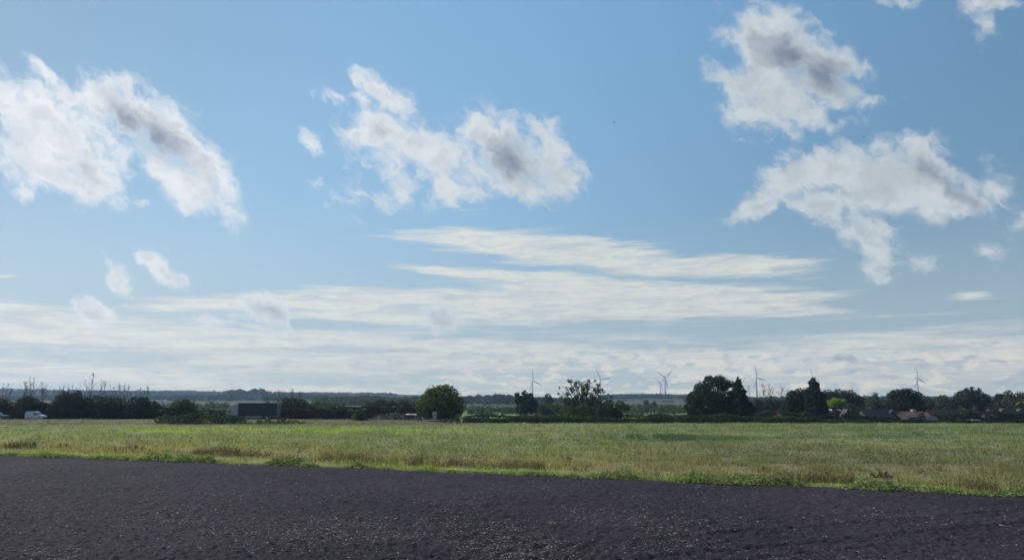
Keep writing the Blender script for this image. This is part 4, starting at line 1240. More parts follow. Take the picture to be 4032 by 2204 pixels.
shrub('shrub', 'dark round bush under the bare trees', 256, [(2978, 1580, 12), (2990, 1590, 16), (3000, 1604, 18)], L_DARK, .26, 1, 130)
shrub('shrub', 'pointed dark bush under the bare trees', 254, [(3036, 1562, 6), (3034, 1578, 11), (3030, 1594, 17), (3045, 1606, 18)], L_DARK, .26, 1, 131)
shrub('shrub', 'rounded bush leaning on the left flank of the second tree group', 254, [(3070, 1580, 12), (3078, 1594, 15), (3065, 1606, 16)], L_MID, .26, 1, 132)
shrub('shrub', 'dark shrub in front of the red roofed bungalow', 196, [(3528, 1648, 14), (3515, 1652, 11), (3545, 1654, 10)], L_DARK, .2, 1.1, 133)
shrub('shrub', 'rusty bush beside the bungalow chimney', 212, [(3628, 1634, 12), (3618, 1644, 12), (3640, 1646, 12)], L_BROWN, .2, 1.1, 134)
shrub('shrub', 'spreading dark shrub left of the parked white car', 205, [(3720, 1644, 12), (3745, 1646, 13), (3770, 1650, 12)], L_DARK, .2, 1.1, 135)
shrub('shrub', 'spreading dark shrub right of the parked white car', 200, [(3890, 1648, 13), (3915, 1646, 13)], L_DARK, .2, 1.1, 136)

def bare_tree(label, px, top_y, dist, kind, seed, cat='tree', group=None, leafs=0):
    rng = random.Random(seed)
    top = at(px, top_y, dist)
    foot = Vector((top.x, dist, 0)); foot.z = gz(foot.x, foot.y) - .05
    H = top.z - foot.z
    root = thing('bare_tree', foot, label, cat, group)
    mb = MB(); br = MB(); ends = []
    nst = {'single': 1, 'fork': 2, 'multi': 4, 'crown': 1}[kind]
    for i in range(nst):
        lean = rng.uniform(-.09, .09) if nst == 1 else (i - (nst - 1) / 2) * .13 + rng.uniform(-.03, .03)
        pts = [Vector((0, 0, 0))]
        for k in range(1, 7):
            t = k / 6
            bend = lean * H * (t ** 1.4 if kind != 'fork' else max(0, t - .45) ** .7)
            pts.append(Vector((bend + rng.gauss(0, .04), rng.gauss(0, .06), H * t * (1 - .12 * abs(i - nst / 2 + .5) * (nst > 1)))))
        mb.tube(pts, [.10, .09, .08, .07, .055, .045, .02], 5)
        for j in range({'single': 22, 'fork': 12, 'multi': 6, 'crown': 42}[kind]):
            k = rng.uniform(.35, .98)
            b0 = pts[min(int(k * 6), 5)].lerp(pts[min(int(k * 6) + 1, 6)], k * 6 % 1)
            L_ = H * (1.02 - k) * rng.uniform(.25, .6) + .35
            if kind == 'crown':
                L_ *= 1.2
            dd = Vector((rng.choice((-1, 1)) * rng.uniform(.25, .8), rng.uniform(-.6, .6), rng.uniform(.7, 1.2))).normalized()
            e = b0 + dd * L_ + Vector((0, 0, L_ * .15))
            br.tube([b0, b0.lerp(e, .5), e], [.042, .032, .014], 4, cap=False)
            ends.append((e, .22, 1.0)); ends.append((b0.lerp(e, .6), .18, 1.0))
    mb.build('trunk', BARE, root)
    br.build('twigs', BARE, root)
    if leafs:
        crown_mesh('leaves', ends, .11, leafs, seed, L_BROWN, root, 0, .2)
    return root
BT = [
 ('thin bare sapling at the left edge of the photo, bent to the right', 22, 1502, 177, 'multi', 1, 0),
 ('short half leafed sapling just left of the tall forked one', 95, 1506, 177, 'single', 2, 90),
 ('tall bare sapling forked into two long stems, behind the white van', 130, 1474, 177, 'fork', 3, 0),
 ('half leafed sapling halfway between the forked one and the two knobbed shrub', 178, 1502, 177, 'single', 4, 70),
 ('curved bare sapling rising from the left knob of the shrub', 244, 1500, 177, 'multi', 5, 0),
 ('arched bare sapling rising from the right knob of the shrub', 284, 1500, 177, 'multi', 6, 0),
 ('tallest densely twigged bare tree of the left roadside', 364, 1472, 178, 'single', 7, 60),
 ('slim forked sapling right of the densely twigged bare tree', 408, 1485, 178, 'fork', 8, 0),
 ('short bare sapling, first right of the slim forked one', 440, 1513, 178, 'multi', 9, 0),
 ('very thin bare sapling in the middle of the right part of the hedge', 480, 1512, 178, 'single', 10, 0),
 ('small forked sapling standing over the right part of the roadside hedge', 500, 1503, 178, 'fork', 11, 0),
 ('low bare twiggy sapling near the right end of the roadside hedge', 545, 1518, 178, 'multi', 12, 0),
 ('last low bare sapling before the solitary bush', 575, 1520, 178, 'single', 13, 0),
 ('bare sapling above the roof of the lorry', 1062, 1526, 190, 'multi', 14, 0),
 ('bare sapling behind the tail of the lorry, with slim leaning stems', 1105, 1524, 190, 'multi', 15, 0),
 ('bare sapling above the brown twiggy bush', 1156, 1530, 190, 'single', 16, 0),
 ('shortest bare sapling right of the brown twiggy bush', 1182, 1536, 190, 'fork', 17, 0),
 ('narrow bare tree close against the right side of the pointed conifer', 2952, 1518, 262, 'single', 18, 0),
 ('wide crowned bare tree just right of the turbine in the gap', 3000, 1512, 262, 'crown', 19, 0),
 ('middle bare tree of the gap with a tall thin trunk', 3040, 1512, 264, 'crown', 20, 0),
 ('bare tree nearest to the second group of dark trees', 3073, 1520, 264, 'crown', 21, 0)]
for (lb, px, ty, dd, kind, sdd, lf) in BT:
    bare_tree(lb, px, ty, dd, kind, sdd + 400, leafs=lf)
woods('garden_trees', 'dark mass of garden trees behind the village roofs on the right', (262, 330), (3200, 4300),
      [1588, 1582, 1578, 1584, 1580, 1572, 1582, 1586, 1576, 1570, 1580, 1574, 1578], .24, 170, 10, L_DARK, rad=(1.8, 3.2))

# ------------------------------------------------------------------ road
ASPH = solid('asphalt', (0.055, 0.055, 0.058), .9, var=.2, scale=2)
PAINT = solid('road_paint', (0.6, 0.6, 0.58), .7)
def ribbon(name, y0, y1, z, mat, x0=-420, x1=30, step=6.0):
    xs = np.arange(x0, x1, step)
    V = np.concatenate([np.stack([xs, xs * 0 + y0, xs * 0 + z], 1), np.stack([xs, xs * 0 + y1, xs * 0 + z], 1)])
    n = len(xs); i = np.arange(n - 1)
    return link(name, np_mesh(name, V, np.stack([i, i + 1, n + i + 1, n + i], 1)), mat)
ROAD_Z = 0.52
rd = MB().box(-420, -14, 156.6, 163.8, ROAD_Z - .5, ROAD_Z)
tag(rd.build('road', ASPH), kind='structure')
mk = MB()
for x in range(-418, -20, 9):
    mk.add([(x, 160.15, ROAD_Z + .004), (x + 4, 160.15, ROAD_Z + .004), (x + 4, 160.27, ROAD_Z + .004), (x, 160.27, ROAD_Z + .004)], [(0, 1, 2, 3)])
mk.add([(-419, 156.9, ROAD_Z + .004), (-15, 156.9, ROAD_Z + .004), (-15, 157.02, ROAD_Z + .004), (-419, 157.02, ROAD_Z + .004)], [(0, 1, 2, 3)])
mk.add([(-419, 163.4, ROAD_Z + .004), (-15, 163.4, ROAD_Z + .004), (-15, 163.52, ROAD_Z + .004), (-419, 163.52, ROAD_Z + .004)], [(0, 1, 2, 3)])
tag(mk.build('road_markings', PAINT), kind='structure')

# ------------------------------------------------------------------ vehicle materials
CAB_PAINT = solid('cab_paint', (0.25, 0.265, 0.30), .3, var=.06, scale=1, spec=.6)
W_PAINT = solid('white_paint', (0.34, 0.36, 0.41), .25, var=.04, scale=1, spec=.6)
CURTAIN = solid('curtain_side', (0.018, 0.028, 0.036), .7, var=.25, scale=1.5)
ALU = solid('aluminium', (0.35, 0.36, 0.37), .4, metal=.7, var=.08)
RAIL = solid('rail_paint', (0.07, 0.08, 0.095), .5)
RUBBER = solid('rubber', (0.025, 0.025, 0.025), .85)
PLAST = solid('dark_plastic', (0.03, 0.03, 0.032), .6)
D_PAINT = solid('dark_blue_paint', (0.02, 0.026, 0.045), .25, spec=.7, var=.05)
GLASSM, q, o = new_mat('vehicle_glass')
b = q.n('ShaderNodeBsdfPrincipled')
b.inputs['Base Color'].default_value = (.03, .04, .05, 1); b.inputs['Roughness'].default_value = .05; b.inputs['Specular IOR Level'].default_value = .9
q.nt.links.new(b.outputs[0], o.inputs[0])
LAMP_GLINT = solid('lamp_glint_glass', (.7, .7, .68), .15, spec=.8)
REDL = solid('red_lamp', (.35, .02, .015), .3)

def wheel(parent, x, y, z, r, w, dual=False):
    t = MB().tube([(0, -w / 2, 0), (0, -w / 2 + .03, 0), (0, w / 2 - .03, 0), (0, w / 2, 0)], [r * .9, r, r, r * .9], 20).build('wheel', RUBBER, parent, smooth=True)
    t.location = (x, y, z)
    rim = MB().tube([(0, -w / 2 - .012, 0), (0, -w / 2 + .05, 0)], [r * .55, r * .6], 14).build('rim', ALU, t)
    return t

# lorry: faces left, its near side towards the meadow
lz = ROAD_Z
tx = at(997, 1600, 158).x
LR = thing('lorry', (tx, 158.6, lz), 'dark curtain sided lorry with a white cab driving left along the road', 'lorry')
w2 = 1.25
S_ = 158 / FPX
def lx(px): return (px - 997) * S_
def lzz(py): return at(997, py, 157.4).z - lz
xb0, xb1 = lx(940), lx(1100)
zt, zb = lzz(1585.5), lzz(1637)
MB().box(xb0, xb1, -w2, w2, zb, zt - .12).build('cargo_body', CURTAIN, LR, bevel=.03)
MB().box(xb0 - .03, xb1 + .03, -w2 - .03, w2 + .03, zt - .12, zt).build('roof_rail', RAIL, LR)
MB().box(xb0 - .04, xb0 + .10, -w2 - .035, w2 + .035, zb, zt - .125).build('front_post', RAIL, LR)
MB().box(xb1 - .10, xb1 + .04, -w2 - .035, w2 + .035, zb, zt - .125).build('rear_post', RAIL, LR)
MB().box(xb0, xb1, -w2 - .02, w2 + .02, zb - .16, zb - .003).build('side_rail', RAIL, LR)
for k in range(6):      # curtain straps
    x = xb0 + .6 + k * (xb1 - xb0 - 1.2) / 5
    MB().box(x - .03, x + .03, -w2 - .028, -w2 - .004, zb - .12, zt - .14).build('strap', PLAST, LR)
MB().box(xb0 - 1.4, xb1 - .2, -.5, .5, .75, 1.0).build('chassis', PLAST, LR)
MB().box(xb0 + 1.6, xb1 - 3.3, -w2, -w2 + .04, .55, .72).box(xb0 + 1.6, xb1 - 3.3, -w2, -w2 + .04, .82, .95).build('side_guard', ALU, LR)
MB().tube([(xb0 + .35, -w2 + .35, .78), (xb0 + 1.45, -w2 + .35, .78)], .31, 14).build('fuel_tank', ALU, LR, smooth=False)
xf = lx(888)
zr = lzz(1611)          # cab roof line
cabp = [(xf + .05, .45), (xb0 - .12, .45), (xb0 - .12, zr + .12), (xf + .42, zr), (xf + .12, zr - .25), (xf, 1.75), (xf - .02, 1.0)]
# (kept as one shell with wheel arch cut by the wheel standing proud)
MB().prism(cabp, -w2 + .02, w2 - .02).build('cab', CAB_PAINT, LR, bevel=.06)
zf = lzz(1588)
fair = [(xf + .46, zr + .01), (xb0 - .14, zr + .13), (xb0 - .14, zf), (xb0 - .75, zf - .05), (xf + 1.35, zf - .38), (xf + .8, zr + .36)]
MB().prism(fair, -w2 + .08, w2 - .08).build('roof_fairing', CAB_PAINT, LR, bevel=.05)
MB().prism([(xb0 - .55, .9), (xb0 - .125, .9), (xb0 - .125, zf - .06), (xb0 - .55, zf - .2)], -w2 - .01, -w2 + .015).build('side_fairing', CAB_PAINT, LR)
ws = MB().prism([(xf - .025, 1.5), (xf + .03, 1.5), (xf + .15, zr - .30), (xf + .10, zr - .28)], -w2 + .12, w2 - .12).build('windscreen', GLASSM, LR)
MB().box(xf - .12, xf + .3, -w2 + .1, w2 - .1, zr - .22, zr - .10).build('sun_visor', PLAST, LR)
dr = MB().box(xf + .38, xf + 1.42, -w2 - .005, -w2 + .03, .72, zr - .1).build('door', CAB_PAINT, LR)
MB().prism([(xf + .46, 1.62), (xf + 1.32, 1.62), (xf + 1.32, zr - .2), (xf + .56, zr - .2)], -w2 - .018, -w2 + .0).build('side_window', GLASSM, dr)
MB().box(xf + 1.22, xf + 1.36, -w2 - .03, -w2 - .007, 1.42, 1.48).build('handle', PLAST, dr)
MB().box(xf + .12, xf + .22, -w2 - .32, -w2 - .06, 1.65, 2.25).build('mirror', PLAST, LR)
MB().box(xf - .07, xf + .25, -w2 + .05, w2 - .05, .35, .68).build('bumper', PLAST, LR)
MB().box(xf - .06, xf - .01, -w2 + .35, w2 - .35, .78, 1.4).build('grille', PLAST, LR)
for s in (-1, 1):
    MB().box(xf - .09, xf + .02, s * .95 - .16, s * .95 + .16, .70, .86).build('headlight', LAMP_GLINT, LR)
for x in (xf + 1.05, xb1 - 2.2):
    for s in (-1, 1):
        wheel(LR, x, s * (w2 - .2), .5, .5, .32)
        MB().tube([(x + .62 * math.cos(t), s * (w2 - .2), .52 + .6 * math.sin(t)) for t in [math.pi * k / 8 for k in range(9)]], .06, 5).build('mudguard', PLAST, LR)
for s in (-1, 1):
    MB().box(xb1, xb1 + .06, s * 1.0 - .12, s * 1.0 + .12, .9, 1.05).build('tail_light', REDL, LR)

LR.scale = (.94, .92, 1.0)
def small_vehicle(name, label, cat, px_front, dist, outline, glass_side, wind, wheels, width, paint, face=1, wr=.31, win=None):
    """outline in metres from the nose (x = 0) backwards (negative x), z from the road"""
    nose = at(px_front, 1600, dist)
    root = thing(name, (nose.x, dist, ROAD_Z), label, cat)
    hw = width / 2
    # body in three layers so that the sides tumble home
    n = len(outline)
    V = []; F = []
    for (yy, sc) in ((-hw, 1.0), (hw, 1.0)):
        for (x, z) in outline:
            tum = max(0, z - .95) * .16
            V.append((x, yy * (1 - tum / hw), z))
    F.append(tuple(range(n))); F.append(tuple(range(2 * n - 1, n - 1, -1)))
    F += [(i, i + n, (i + 1) % n + n, (i + 1) % n) for i in range(n)]
    MB().add(V, F).build('body', paint, root, bevel=.05)
    for s in (-1, 1):
        for gl in glass_side:
            m = MB(); Vg = []
            for (x, z) in gl:
                tum = max(0, z - .95) * .16
                Vg.append((x, s * (hw - tum + .006), z))
            for (x, z) in gl:
                tum = max(0, z - .95) * .16
                Vg.append((x, s * (hw - tum - .02), z))
            k = len(gl)
            m.add(Vg, [tuple(range(k)), tuple(range(2 * k - 1, k - 1, -1))] + [(i, (i + 1) % k, (i + 1) % k + k, i + k) for i in range(k)])
            m.build('side_window', GLASSM, root)
        MB().box(-.18, -.02, s * (hw - .28) - .14, s * (hw - .28) + .14, .62, .78).build('headlight', LAMP_GLINT, root)
        tl = min(x for x, z in outline)
        MB().box(tl - .01, tl + .06, s * (hw - .16) - .09, s * (hw - .16) + .09, .75, 1.05).build('tail_light', REDL, root)
        mi = wind[0]
        MB().box(mi[0] - .25, mi[0] - .13, s * (hw + .09) - .08, s * (hw + .09) + .08, mi[1] + .02, mi[1] + .18).build('wing_mirror', PLAST, root)
    (x0, z0), (x1, z1) = wind
    nx, nz = (z1 - z0), (x0 - x1)
    L_ = math.hypot(nx, nz); nx, nz = nx / L_ * .012, nz / L_ * .012
    a, b_ = hw - .10, hw - .2
    MB().add([(x0 + nx, -a, z0 + nz), (x0 + nx, a, z0 + nz), (x1 + nx, b_, z1 + nz), (x1 + nx, -b_, z1 + nz)], [(0, 1, 2, 3)]).build('windscreen', GLASSM, root)
    MB().box(-.12, .04, -hw + .05, hw - .05, .3, .55).build('bumper', PLAST, root)
    for x in wheels:
        for s in (-1, 1):
            wheel(root, x, s * (hw - .06), wr, wr, .2)
    return root
VAN = small_vehicle('van', 'small white panel van driving right on the road at the left', 'van', 181, 159,
    [(0, .35), (.03, .7), (-.12, .92), (-1.05, 1.16), (-1.78, 1.72), (-2.1, 1.84), (-2.6, 1.87), (-4.30, 1.85), (-4.42, 1.6), (-4.45, .4)],
    [[(-1.28, 1.14), (-1.85, 1.62), (-2.25, 1.66), (-2.25, 1.12)]], [(-1.08, 1.18), (-1.76, 1.70)], (-.85, -3.55), 1.8, W_PAINT)
VAN.scale = (.86, .9, .97)
small_vehicle('car', 'dark car cut by the left edge of the photo, sun glinting on its windscreen', 'car', 34, 159,
    [(0, .35), (.02, .78), (-.2, .98), (-1.35, 1.12), (-2.15, 1.66), (-2.6, 1.74), (-3.9, 1.70), (-4.55, 1.1), (-4.6, .4)],
    [[(-1.6, 1.12), (-2.22, 1.56), (-2.9, 1.60), (-2.9, 1.12)], [(-3.0, 1.12), (-3.0, 1.6), (-3.8, 1.56), (-4.2, 1.14)]],
    [(-1.38, 1.14), (-2.13, 1.64)], (-.9, -3.7), 1.8, D_PAINT, wr=.33)

# parked car by the gardens, seen end on
pc = at(3851, 1661, 186)
PC = thing('car', (pc.x, 186, gz(pc.x, 186)), 'white car parked behind the low hedge on the right, seen end on', 'car', rz=R(8))
up = 1.0 if gz(pc.x, 186) > pc.z - 1.0 else (pc.z - 0.9 - gz(pc.x, 186))
PC.location.z = gz(pc.x, 186) + max(0, up if up != 1.0 else 0)
V = []
prof = [(-.85, .35), (.85, .35), (.88, .9), (.66, 1.45), (-.66, 1.45), (-.88, .9)]
MB().prism(prof, -.2, 3.6).build('body', W_PAINT, PC, bevel=.06)
MB().prism([(-.7, .98), (.7, .98), (.58, 1.36), (-.58, 1.36)], -.22, -.16).build('windscreen', GLASSM, PC)
for s in (-1, 1):
    MB().box(s * .68 - .12, s * .68 + .12, -.24, -.1, .6, .78).build('headlight', LAMP_GLINT, PC)
    for y in (.5, 2.9):
        wl = MB().tube([(s * .85 - .1, 0, 0), (s * .85 + .1, 0, 0)], .31, 16).build('wheel', RUBBER, PC)
        wl.location = (0, y, .31)
bkd = MB().box(-2.2, 2.2, -.8, 4.2, -3.0, -.02)
dw = bkd.build('driveway', solid('gravel_drive', (.2, .18, .15), .9)); dw.location = PC.location; dw['kind'] = 'structure'

# ------------------------------------------------------------------ warning sign
SGN = at(1711, 1634, 158.2)
sgz = gz(SGN.x, 158.2)
SB = thing('road_sign', (SGN.x, 158.2, sgz), 'white roadside sign with a black triangle above a text plate, before the round tree', 'sign')
WHT = solid('sign_white', (.40, .41, .41), .5, var=.05); BLK = solid('sign_black', (.03, .03, .03), .5)
cz = SGN.z - sgz
MB().tube([(0, .05, -.2), (0, .05, cz + .5)], .04, 8).build('post', ALU, SB)
bd_ = MB().box(-.42, .42, -.02, .02, cz - .12, cz + .68).build('board', WHT, SB)
o1 = MB()
def bar(m, p0, p1, w, y=-.026):
    d_ = Vector((p1[0] - p0[0], 0, p1[1] - p0[1])); n_ = Vector((-d_.z, 0, d_.x)).normalized() * w / 2
    a, b_ = Vector((p0[0], y, p0[1])), Vector((p1[0], y, p1[1]))
    m.add([a - n_, b_ - n_, b_ + n_, a + n_], [(0, 1, 2, 3)])
for a, b_ in (((-.32, cz), (.32, cz)), ((.32, cz), (0, cz + .56)), ((0, cz + .56), (-.32, cz))):
    bar(o1, a, b_, .1)
bar(o1, (-.12, cz + .18), (.12, cz + .18), .09)
o1.build('triangle_mark', BLK, bd_)
pl_ = MB().box(-.38, .38, -.02, .02, cz - .62, cz - .20).build('plate', WHT, SB)
o2 = MB()
for (x0, x1, z) in ((-.28, .25, -.33), (-.22, .28, -.47)):
    bar(o2, (x0, cz + z), (x1, cz + z), .07)
o2.build('text_mark', BLK, pl_)

# ------------------------------------------------------------------ rubble and brush heap
HEAP = thing('rubble_heap', (at(1565, 1600, 160).x, 160, gz(at(1565, 1600, 160).x, 160)), 'long low heap of brush and pale rubble left of the round tree', 'rubble heap')
hr = np.random.RandomState(8)
xs = np.linspace(-6.6, 6.6, 60); yv = np.linspace(-1.8, 1.8, 16)
XX, YY = np.meshgrid(xs, yv)
prof = 1.55 * np.clip(1 - (np.abs(XX) / 6.6) ** 2.6, 0, 1) * np.clip(1 - (YY / 1.8) ** 2, 0, 1) ** .7
rough_ = fbm(np.stack([XX.ravel(), YY.ravel(), YY.ravel() * 0], 1) * 1.1, 4, 12).reshape(XX.shape)
ZZ = prof * (.55 + .8 * rough_)
nr, nc = XX.shape
ii = (np.arange(nr - 1)[:, None] * nc + np.arange(nc - 1)[None, :]).ravel()
link('mound', np_mesh('mound', np.stack([XX.ravel(), YY.ravel(), ZZ.ravel() - .1], 1), np.stack([ii, ii + 1, ii + nc + 1, ii + nc], 1), True),
     solid('earth_heap', (.085, .08, .065), .95, var=.4, scale=1.4), HEAP)
RUB = solid('pale_rubble', (.26, .26, .23), .9, var=.35, scale=1.5)
def hz_at(x, y):
    i = np.argmin(np.abs(xs - x)); j = np.argmin(np.abs(yv - y)); return ZZ[j, i]
chunk = []
for v_ in range(4):
    cm = MB(); rr_ = random.Random(v_)
    pts = [Vector((rr_.gauss(0, 1), rr_.gauss(0, 1), rr_.gauss(0, .7))).normalized() * rr_.uniform(.7, 1) for _ in range(12)]
    import bmesh
    bm = bmesh.new()
    for p_ in pts: bm.verts.new(p_)
    bmesh.ops.convex_hull(bm, input=bm.verts)
    me = bpy.data.meshes.new('rubble_chunk'); bm.to_mesh(me); bm.free(); me.materials.append(RUB); chunk.append(me)
for i in range(75):
    x = hr.uniform(-6.2, 6.2); y = -abs(hr.normal(0, .75)); y = max(y, -1.6)
    ob = link('rubble_chunk', chunk[i % 4], None, HEAP)
    s_ = hr.uniform(.08, .26)
    ob.location = (x, y, hz_at(x, y) - .05 + s_ * .3); ob.scale = (s_ * 1.4, s_, s_ * .8); ob.rotation_euler = tuple(hr.uniform(0, 3, 3))
n = 3800
x = hr.uniform(-6.4, 6.4, n); y = np.clip(hr.normal(-.3, .8, n), -1.7, 1.7)
zz = np.array([hz_at(a, b_) for a, b_ in zip(x, y)]) + hr.exponential(.12, n) * (fbm(xy0(x, y, .8), 3, 5) > .5)
V, F = cards(np.stack([x, y, zz], 1), hr.normal(size=(n, 3)), hr.uniform(.06, .14, n), 1, hr)
ob = link('brush', np_mesh('brush', V, F), L_GREY, HEAP); ob['kind'] = 'stuff'
wp = at(1619, 1637, 160)
WPZ = HEAP.location.z + hz_at(wp.x - HEAP.location.x, 0)
pan = MB().prism([(-1.1, 0), (1.1, -.04), (1.15, .03), (.2, .09), (-1.05, .07)], -.5, .5).build('white_sheet', solid('white_board', (.55, .54, .52), .6, var=.05), bevel=.02)
pan.location = (wp.x, 159.7, max(wp.z - .05, WPZ - .05)); pan.rotation_euler = (R(8), 0, R(6))
HEAP.scale = (1, 1, 1)
tag(pan, 'flat white sheet lying on top of the rubble heap', 'sheet')
sc_ = at(1268, 1659, 154)
scr = thing('litter', (sc_.x, 154, gz(sc_.x, 154)), 'small orange and white scrap on the verge right of the lorry', 'litter')
hgt = sc_.z - gz(sc_.x, 154)
MB().tube([(0, 0, -.05), (0, 0, max(.3, hgt - .1))], .03, 6).build('stick', BARE, scr)
MB().box(-.32, .05, -.05, .05, hgt - .1, hgt + .12).build('orange_half', solid('orange_plastic', (.7, .2, .04), .5), scr)
MB().box(.052, .34, -.05, .05, hgt - .08, hgt + .08).build('white_half', W_PAINT, scr)

# ------------------------------------------------------------------ village houses
ROOF_R = solid('red_tile', (.10, .064, .062), .95, var=.18, scale=1.2, spec=.05)
ROOF_B = solid('brown_tile', (.022, .018, .019), .95, var=.2, scale=1.2, spec=.05)
ROOF_G = solid('grey_slate', (.015, .017, .021), .9, var=.2, scale=1.2, spec=.05)
WALL_P = solid('pale_render', (.046, .049, .053), .85, var=.08)
WALL_B = solid('brick_wall', (.08, .05, .042), .9, var=.2)
WALL_D = solid('dark_boards', (.06, .055, .05), .85, var=.2)
STONE_P = solid('pale_chimney', (.30, .30, .29), .85)
WINF = solid('window_frame', (.6, .6, .58), .5)
def house(name, label, cat, px0, px1, ridge_y, eave_y, dist, roof, wall, yaw=0, depth=7.0, chim=(), skyl=(), wins=3, gable=False, dormers=(), door=True):
    a, b_ = at(px0, ridge_y, dist), at(px1, ridge_y, dist)
    cx = (a.x + b_.x) / 2
    Lr = (b_.x - a.x)
    g0 = gz(cx, dist) - .1
    ridge = a.z - g0
    eave = at(px0, eave_y, dist - depth / 2).z - g0
    eave = max(min(eave, ridge - 1.2), 1.9)
    root = thing(name, (cx, dist, g0), label, cat, None, R(yaw))
    hx, hy = Lr / 2, depth / 2
    if gable:      # gable faces the viewer
        MB().prism([(-hx, 0), (hx, 0), (hx, eave), (0, ridge - .1), (-hx, eave)], -hy, hy).build('wall', wall, root)
        t_ = .16
        for s in (-1, 1):
            MB().prism([(s * (hx + .3), eave - .18), (0, ridge - .02), (0, ridge + t_), (s * (hx + .3), eave - .18 + t_)], -hy - .25, hy + .25).build('roof', roof, root)
    else:
        m = MB()
        V = [(-hx, -hy, 0), (hx, -hy, 0), (hx, hy, 0), (-hx, hy, 0), (-hx, -hy, eave), (hx, -hy, eave), (hx, hy, eave), (-hx, hy, eave), (-hx, 0, ridge - .1), (hx, 0, ridge - .1)]
        m.add(V, [(0, 1, 5, 4), (2, 3, 7, 6), (1, 2, 6, 9, 5), (3, 0, 4, 8, 7), (4, 5, 9, 8), (6, 7, 8, 9)]).build('wall', wall, root)
        k = (ridge - eave) / hy
        for s in (-1, 1):
            V = [(-hx - .3, s * (hy + .35), eave - .35 * k), (hx + .3, s * (hy + .35), eave - .35 * k), (hx + .3, 0, ridge), (-hx - .3, 0, ridge)]
            V += [(x, y, z + .14) for x, y, z in V]
            MB().add(V, [(0, 1, 2, 3), (7, 6, 5, 4), (0, 4, 5, 1), (1, 5, 6, 2), (2, 6, 7, 3), (3, 7, 4, 0)]).build('roof', roof, root)
        MB().box(-hx - .3, hx + .3, -hy - .45, -hy - .37, eave - .35 * k - .12, eave - .35 * k + .02).build('gutter', PLAST, root)
    for i in range(wins):
        x = -hx + Lr * (i + .5) / wins
        if door and i == wins // 2:
            MB().box(x - .45, x + .45, -hy - .05, -hy - .003, .05, 2.0).build('door', WALL_D, root)
            continue
        fr = MB().box(x - .6, x + .6, -hy - .05, -hy - .003, eave * .42, eave * .42 + 1.05).build('window', WINF, root)
        for s in (-1, 1):
            MB().box(x + s * .28 - .24, x + s * .28 + .24, -hy - .062, -hy - .052, eave * .42 + .08, eave * .42 + .97).build('pane', GLASSM, fr)
    for (px, py, wd, mat) in chim:
        c_ = at(px, py, dist)
        x = c_.x - cx; zt_ = max(c_.z - g0, ridge + .5)
        c0 = MB().box(x - wd / 2, x + wd / 2, -.45, .45, ridge - 1.0, zt_).box(x - wd / 2 - .06, x + wd / 2 + .06, -.51, .51, zt_ + .003, zt_ + .12).build('chimney', mat, root)
        MB().tube([(x - wd * .2, 0, zt_ + .12), (x - wd * .2, 0, zt_ + .42)], .11, 8).tube([(x + wd * .2, 0, zt_ + .12), (x + wd * .2, 0, zt_ + .42)], .11, 8).build('chimney_pot', ROOF_R, c0)
    if not gable:
        k = (ridge - eave) / hy
        for (px, t) in skyl:
            x = at(px, ridge_y, dist).x - cx
            y = -hy * t; z = ridge - k * hy * t + .17
            V = [(x - .55, y - .4, z - .4 * k), (x + .55, y - .4, z - .4 * k), (x + .55, y + .4, z + .4 * k), (x - .55, y + .4, z + .4 * k)]
            V += [(a_, b2, c2 + .06) for a_, b2, c2 in V]
            MB().add(V, [(4, 5, 6, 7), (0, 1, 5, 4), (1, 2, 6, 5), (2, 3, 7, 6), (3, 0, 4, 7)]).build('roof_window', LAMP_GLINT, root)  # near-white colour paints the glint on the roof glass
        for (px, mat) in dormers:
            x = at(px, ridge_y, dist).x - cx
            z0_ = eave + .3; z1_ = ridge - .5
            MB().prism([(x - .9, z0_), (x + .9, z0_), (x + .9, z1_ - .4), (x, z1_ + .25), (x - .9, z1_ - .4)], -hy * .75, -.1).build('dormer', mat, root)
    return root
house('bungalow', 'low brown roofed bungalow tucked below the second conifer', 'house', 3062, 3162, 1612, 1634, 236, ROOF_B, WALL_B, 0, 8, skyl=[(3101, .35)])
house('cottage', 'dark roofed cottage with two bright roof windows under the lime green tree', 'house', 3222, 3318, 1601, 1634, 234, ROOF_G, WALL_B, 0, 8, skyl=[(3262, .45), (3291, .45)])
house('outbuilding', 'narrow pale gabled outbuilding right of the cottage with two roof windows', 'shed', 3316, 3342, 1611, 1640, 216, WALL_P, WALL_P, -6, 4, gable=True, wins=1, door=False)
house('house', 'long low house with pale front wall and pale chimney, left of the red roof', 'house', 3392, 3512, 1610, 1640, 226, ROOF_G, WALL_P, -4, 8,
      chim=[(3435, 1602, 1.5, WALL_P)], dormers=[(3498, WALL_P)], wins=5)
house('bungalow', 'bungalow with a faded red tiled roof and white chimney', 'house', 3534, 3634, 1621, 1641, 222, ROOF_R, WALL_P, 14, 7.5, chim=[(3598, 1613, 1.2, STONE_P)], wins=4)
house('house', 'brown roofed house right of the red roofed bungalow', 'house', 3648, 3760, 1615, 1640, 244, ROOF_B, WALL_B, -3, 8, wins=4)
house('shed', 'small flat looking pale shed right of the red roofed bungalow', 'shed', 3646, 3681, 1641, 1645, 200, WALL_P, WALL_P, 6, 3, wins=1, door=False)
house('house', 'dark house with a sloping roof below the small lime green bush', 'house', 3762, 3850, 1610, 1638, 250, ROOF_B, WALL_D, 5, 8, wins=3, chim=[(3842, 1604, .9, WALL_B)])
house('house', 'dark gable fronted house behind the parked white car', 'house', 3888, 3972, 1604, 1634, 238, ROOF_G, WALL_D, 0, 8, dormers=[(3928, WALL_B)], wins=3)
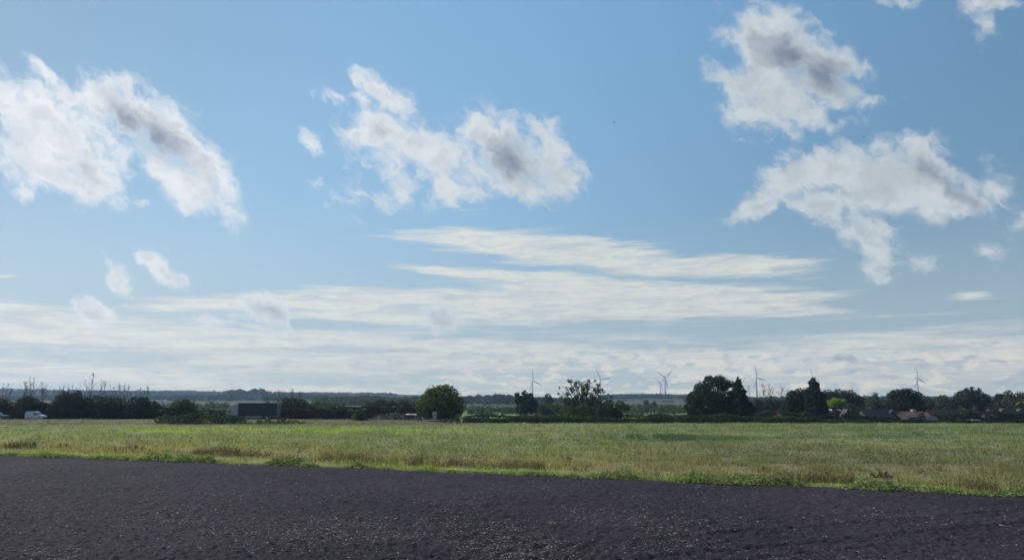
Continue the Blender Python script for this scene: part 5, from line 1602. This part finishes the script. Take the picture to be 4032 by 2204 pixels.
house('house', 'dark roofed house at the right edge of the photo', 'house', 3978, 4080, 1605, 1634, 240, ROOF_G, WALL_D, 0, 8, dormers=[(3996, WALL_B)], wins=3)
house('farmhouse', 'tiny white farmhouse on the blue ridge left of the biggest dark tree', 'house', 2452, 2468, 1572, 1577, 1500, ROOF_G, WALL_P, 0, 8, wins=3)
house('barn', 'long pale barn on the blue ridge below the crossed turbines', 'barn', 2610, 2650, 1583, 1588, 1300, ROOF_G, WALL_P, 0, 10, wins=2)
house('farmhouse', 'tiny pale farmhouse among far trees right of the round tree', 'house', 1938, 1948, 1566, 1571, 1400, ROOF_G, WALL_P, 0, 8, wins=2)

# ------------------------------------------------------------------ birds, specks against the sky
BIRD = solid('dark_feathers', (.03, .03, .03), .8); GULL = solid('white_feathers', (.7, .7, .7), .8)
def bird(label, px, py, dist, span, mat, rz, roll):
    p_ = at(px, py, dist)
    root = thing('bird', p_, label, 'bird', None, rz)
    root.rotation_euler = (R(roll), 0, rz)
    k = span / 2
    MB().tube([(-k * .55, 0, 0), (-k * .3, 0, 0), (k * .1, 0, 0), (k * .42, 0, .02 * k), (k * .6, 0, 0)], [k * .02, k * .08, k * .14, k * .09, k * .02], 8).build('body', mat, root, smooth=True)
    for s in (-1, 1):
        V = [(k * .25, 0, .02), (k * .32, s * k * .5, k * .22), (k * .05, s * k, k * .12), (k * .0, s * k * .5, k * .18), (-k * .1, 0, .02)]
        V2 = [(x, y, z - .02 * k) for x, y, z in V]
        MB().add(V + V2, [(0, 1, 2, 3, 4), (9, 8, 7, 6, 5), (0, 5, 6, 1), (1, 6, 7, 2), (2, 7, 8, 3), (3, 8, 9, 4)]).build('wing', mat, root)
    MB().add([(-k * .5, 0, 0), (-k * .8, -k * .12, 0), (-k * .8, k * .12, 0)], [(0, 1, 2)]).build('tail', mat, root)
bird('dark bird high in the blue between the middle and right clouds', 2418, 483, 60, .42, BIRD, R(10), 12)
bird('tiny dark bird just above the lower right cloud', 3402, 540, 70, .40, BIRD, R(150), -15)
bird('white bird in front of the biggest dark tree', 2780, 1602, 150, .62, GULL, R(60), 8)
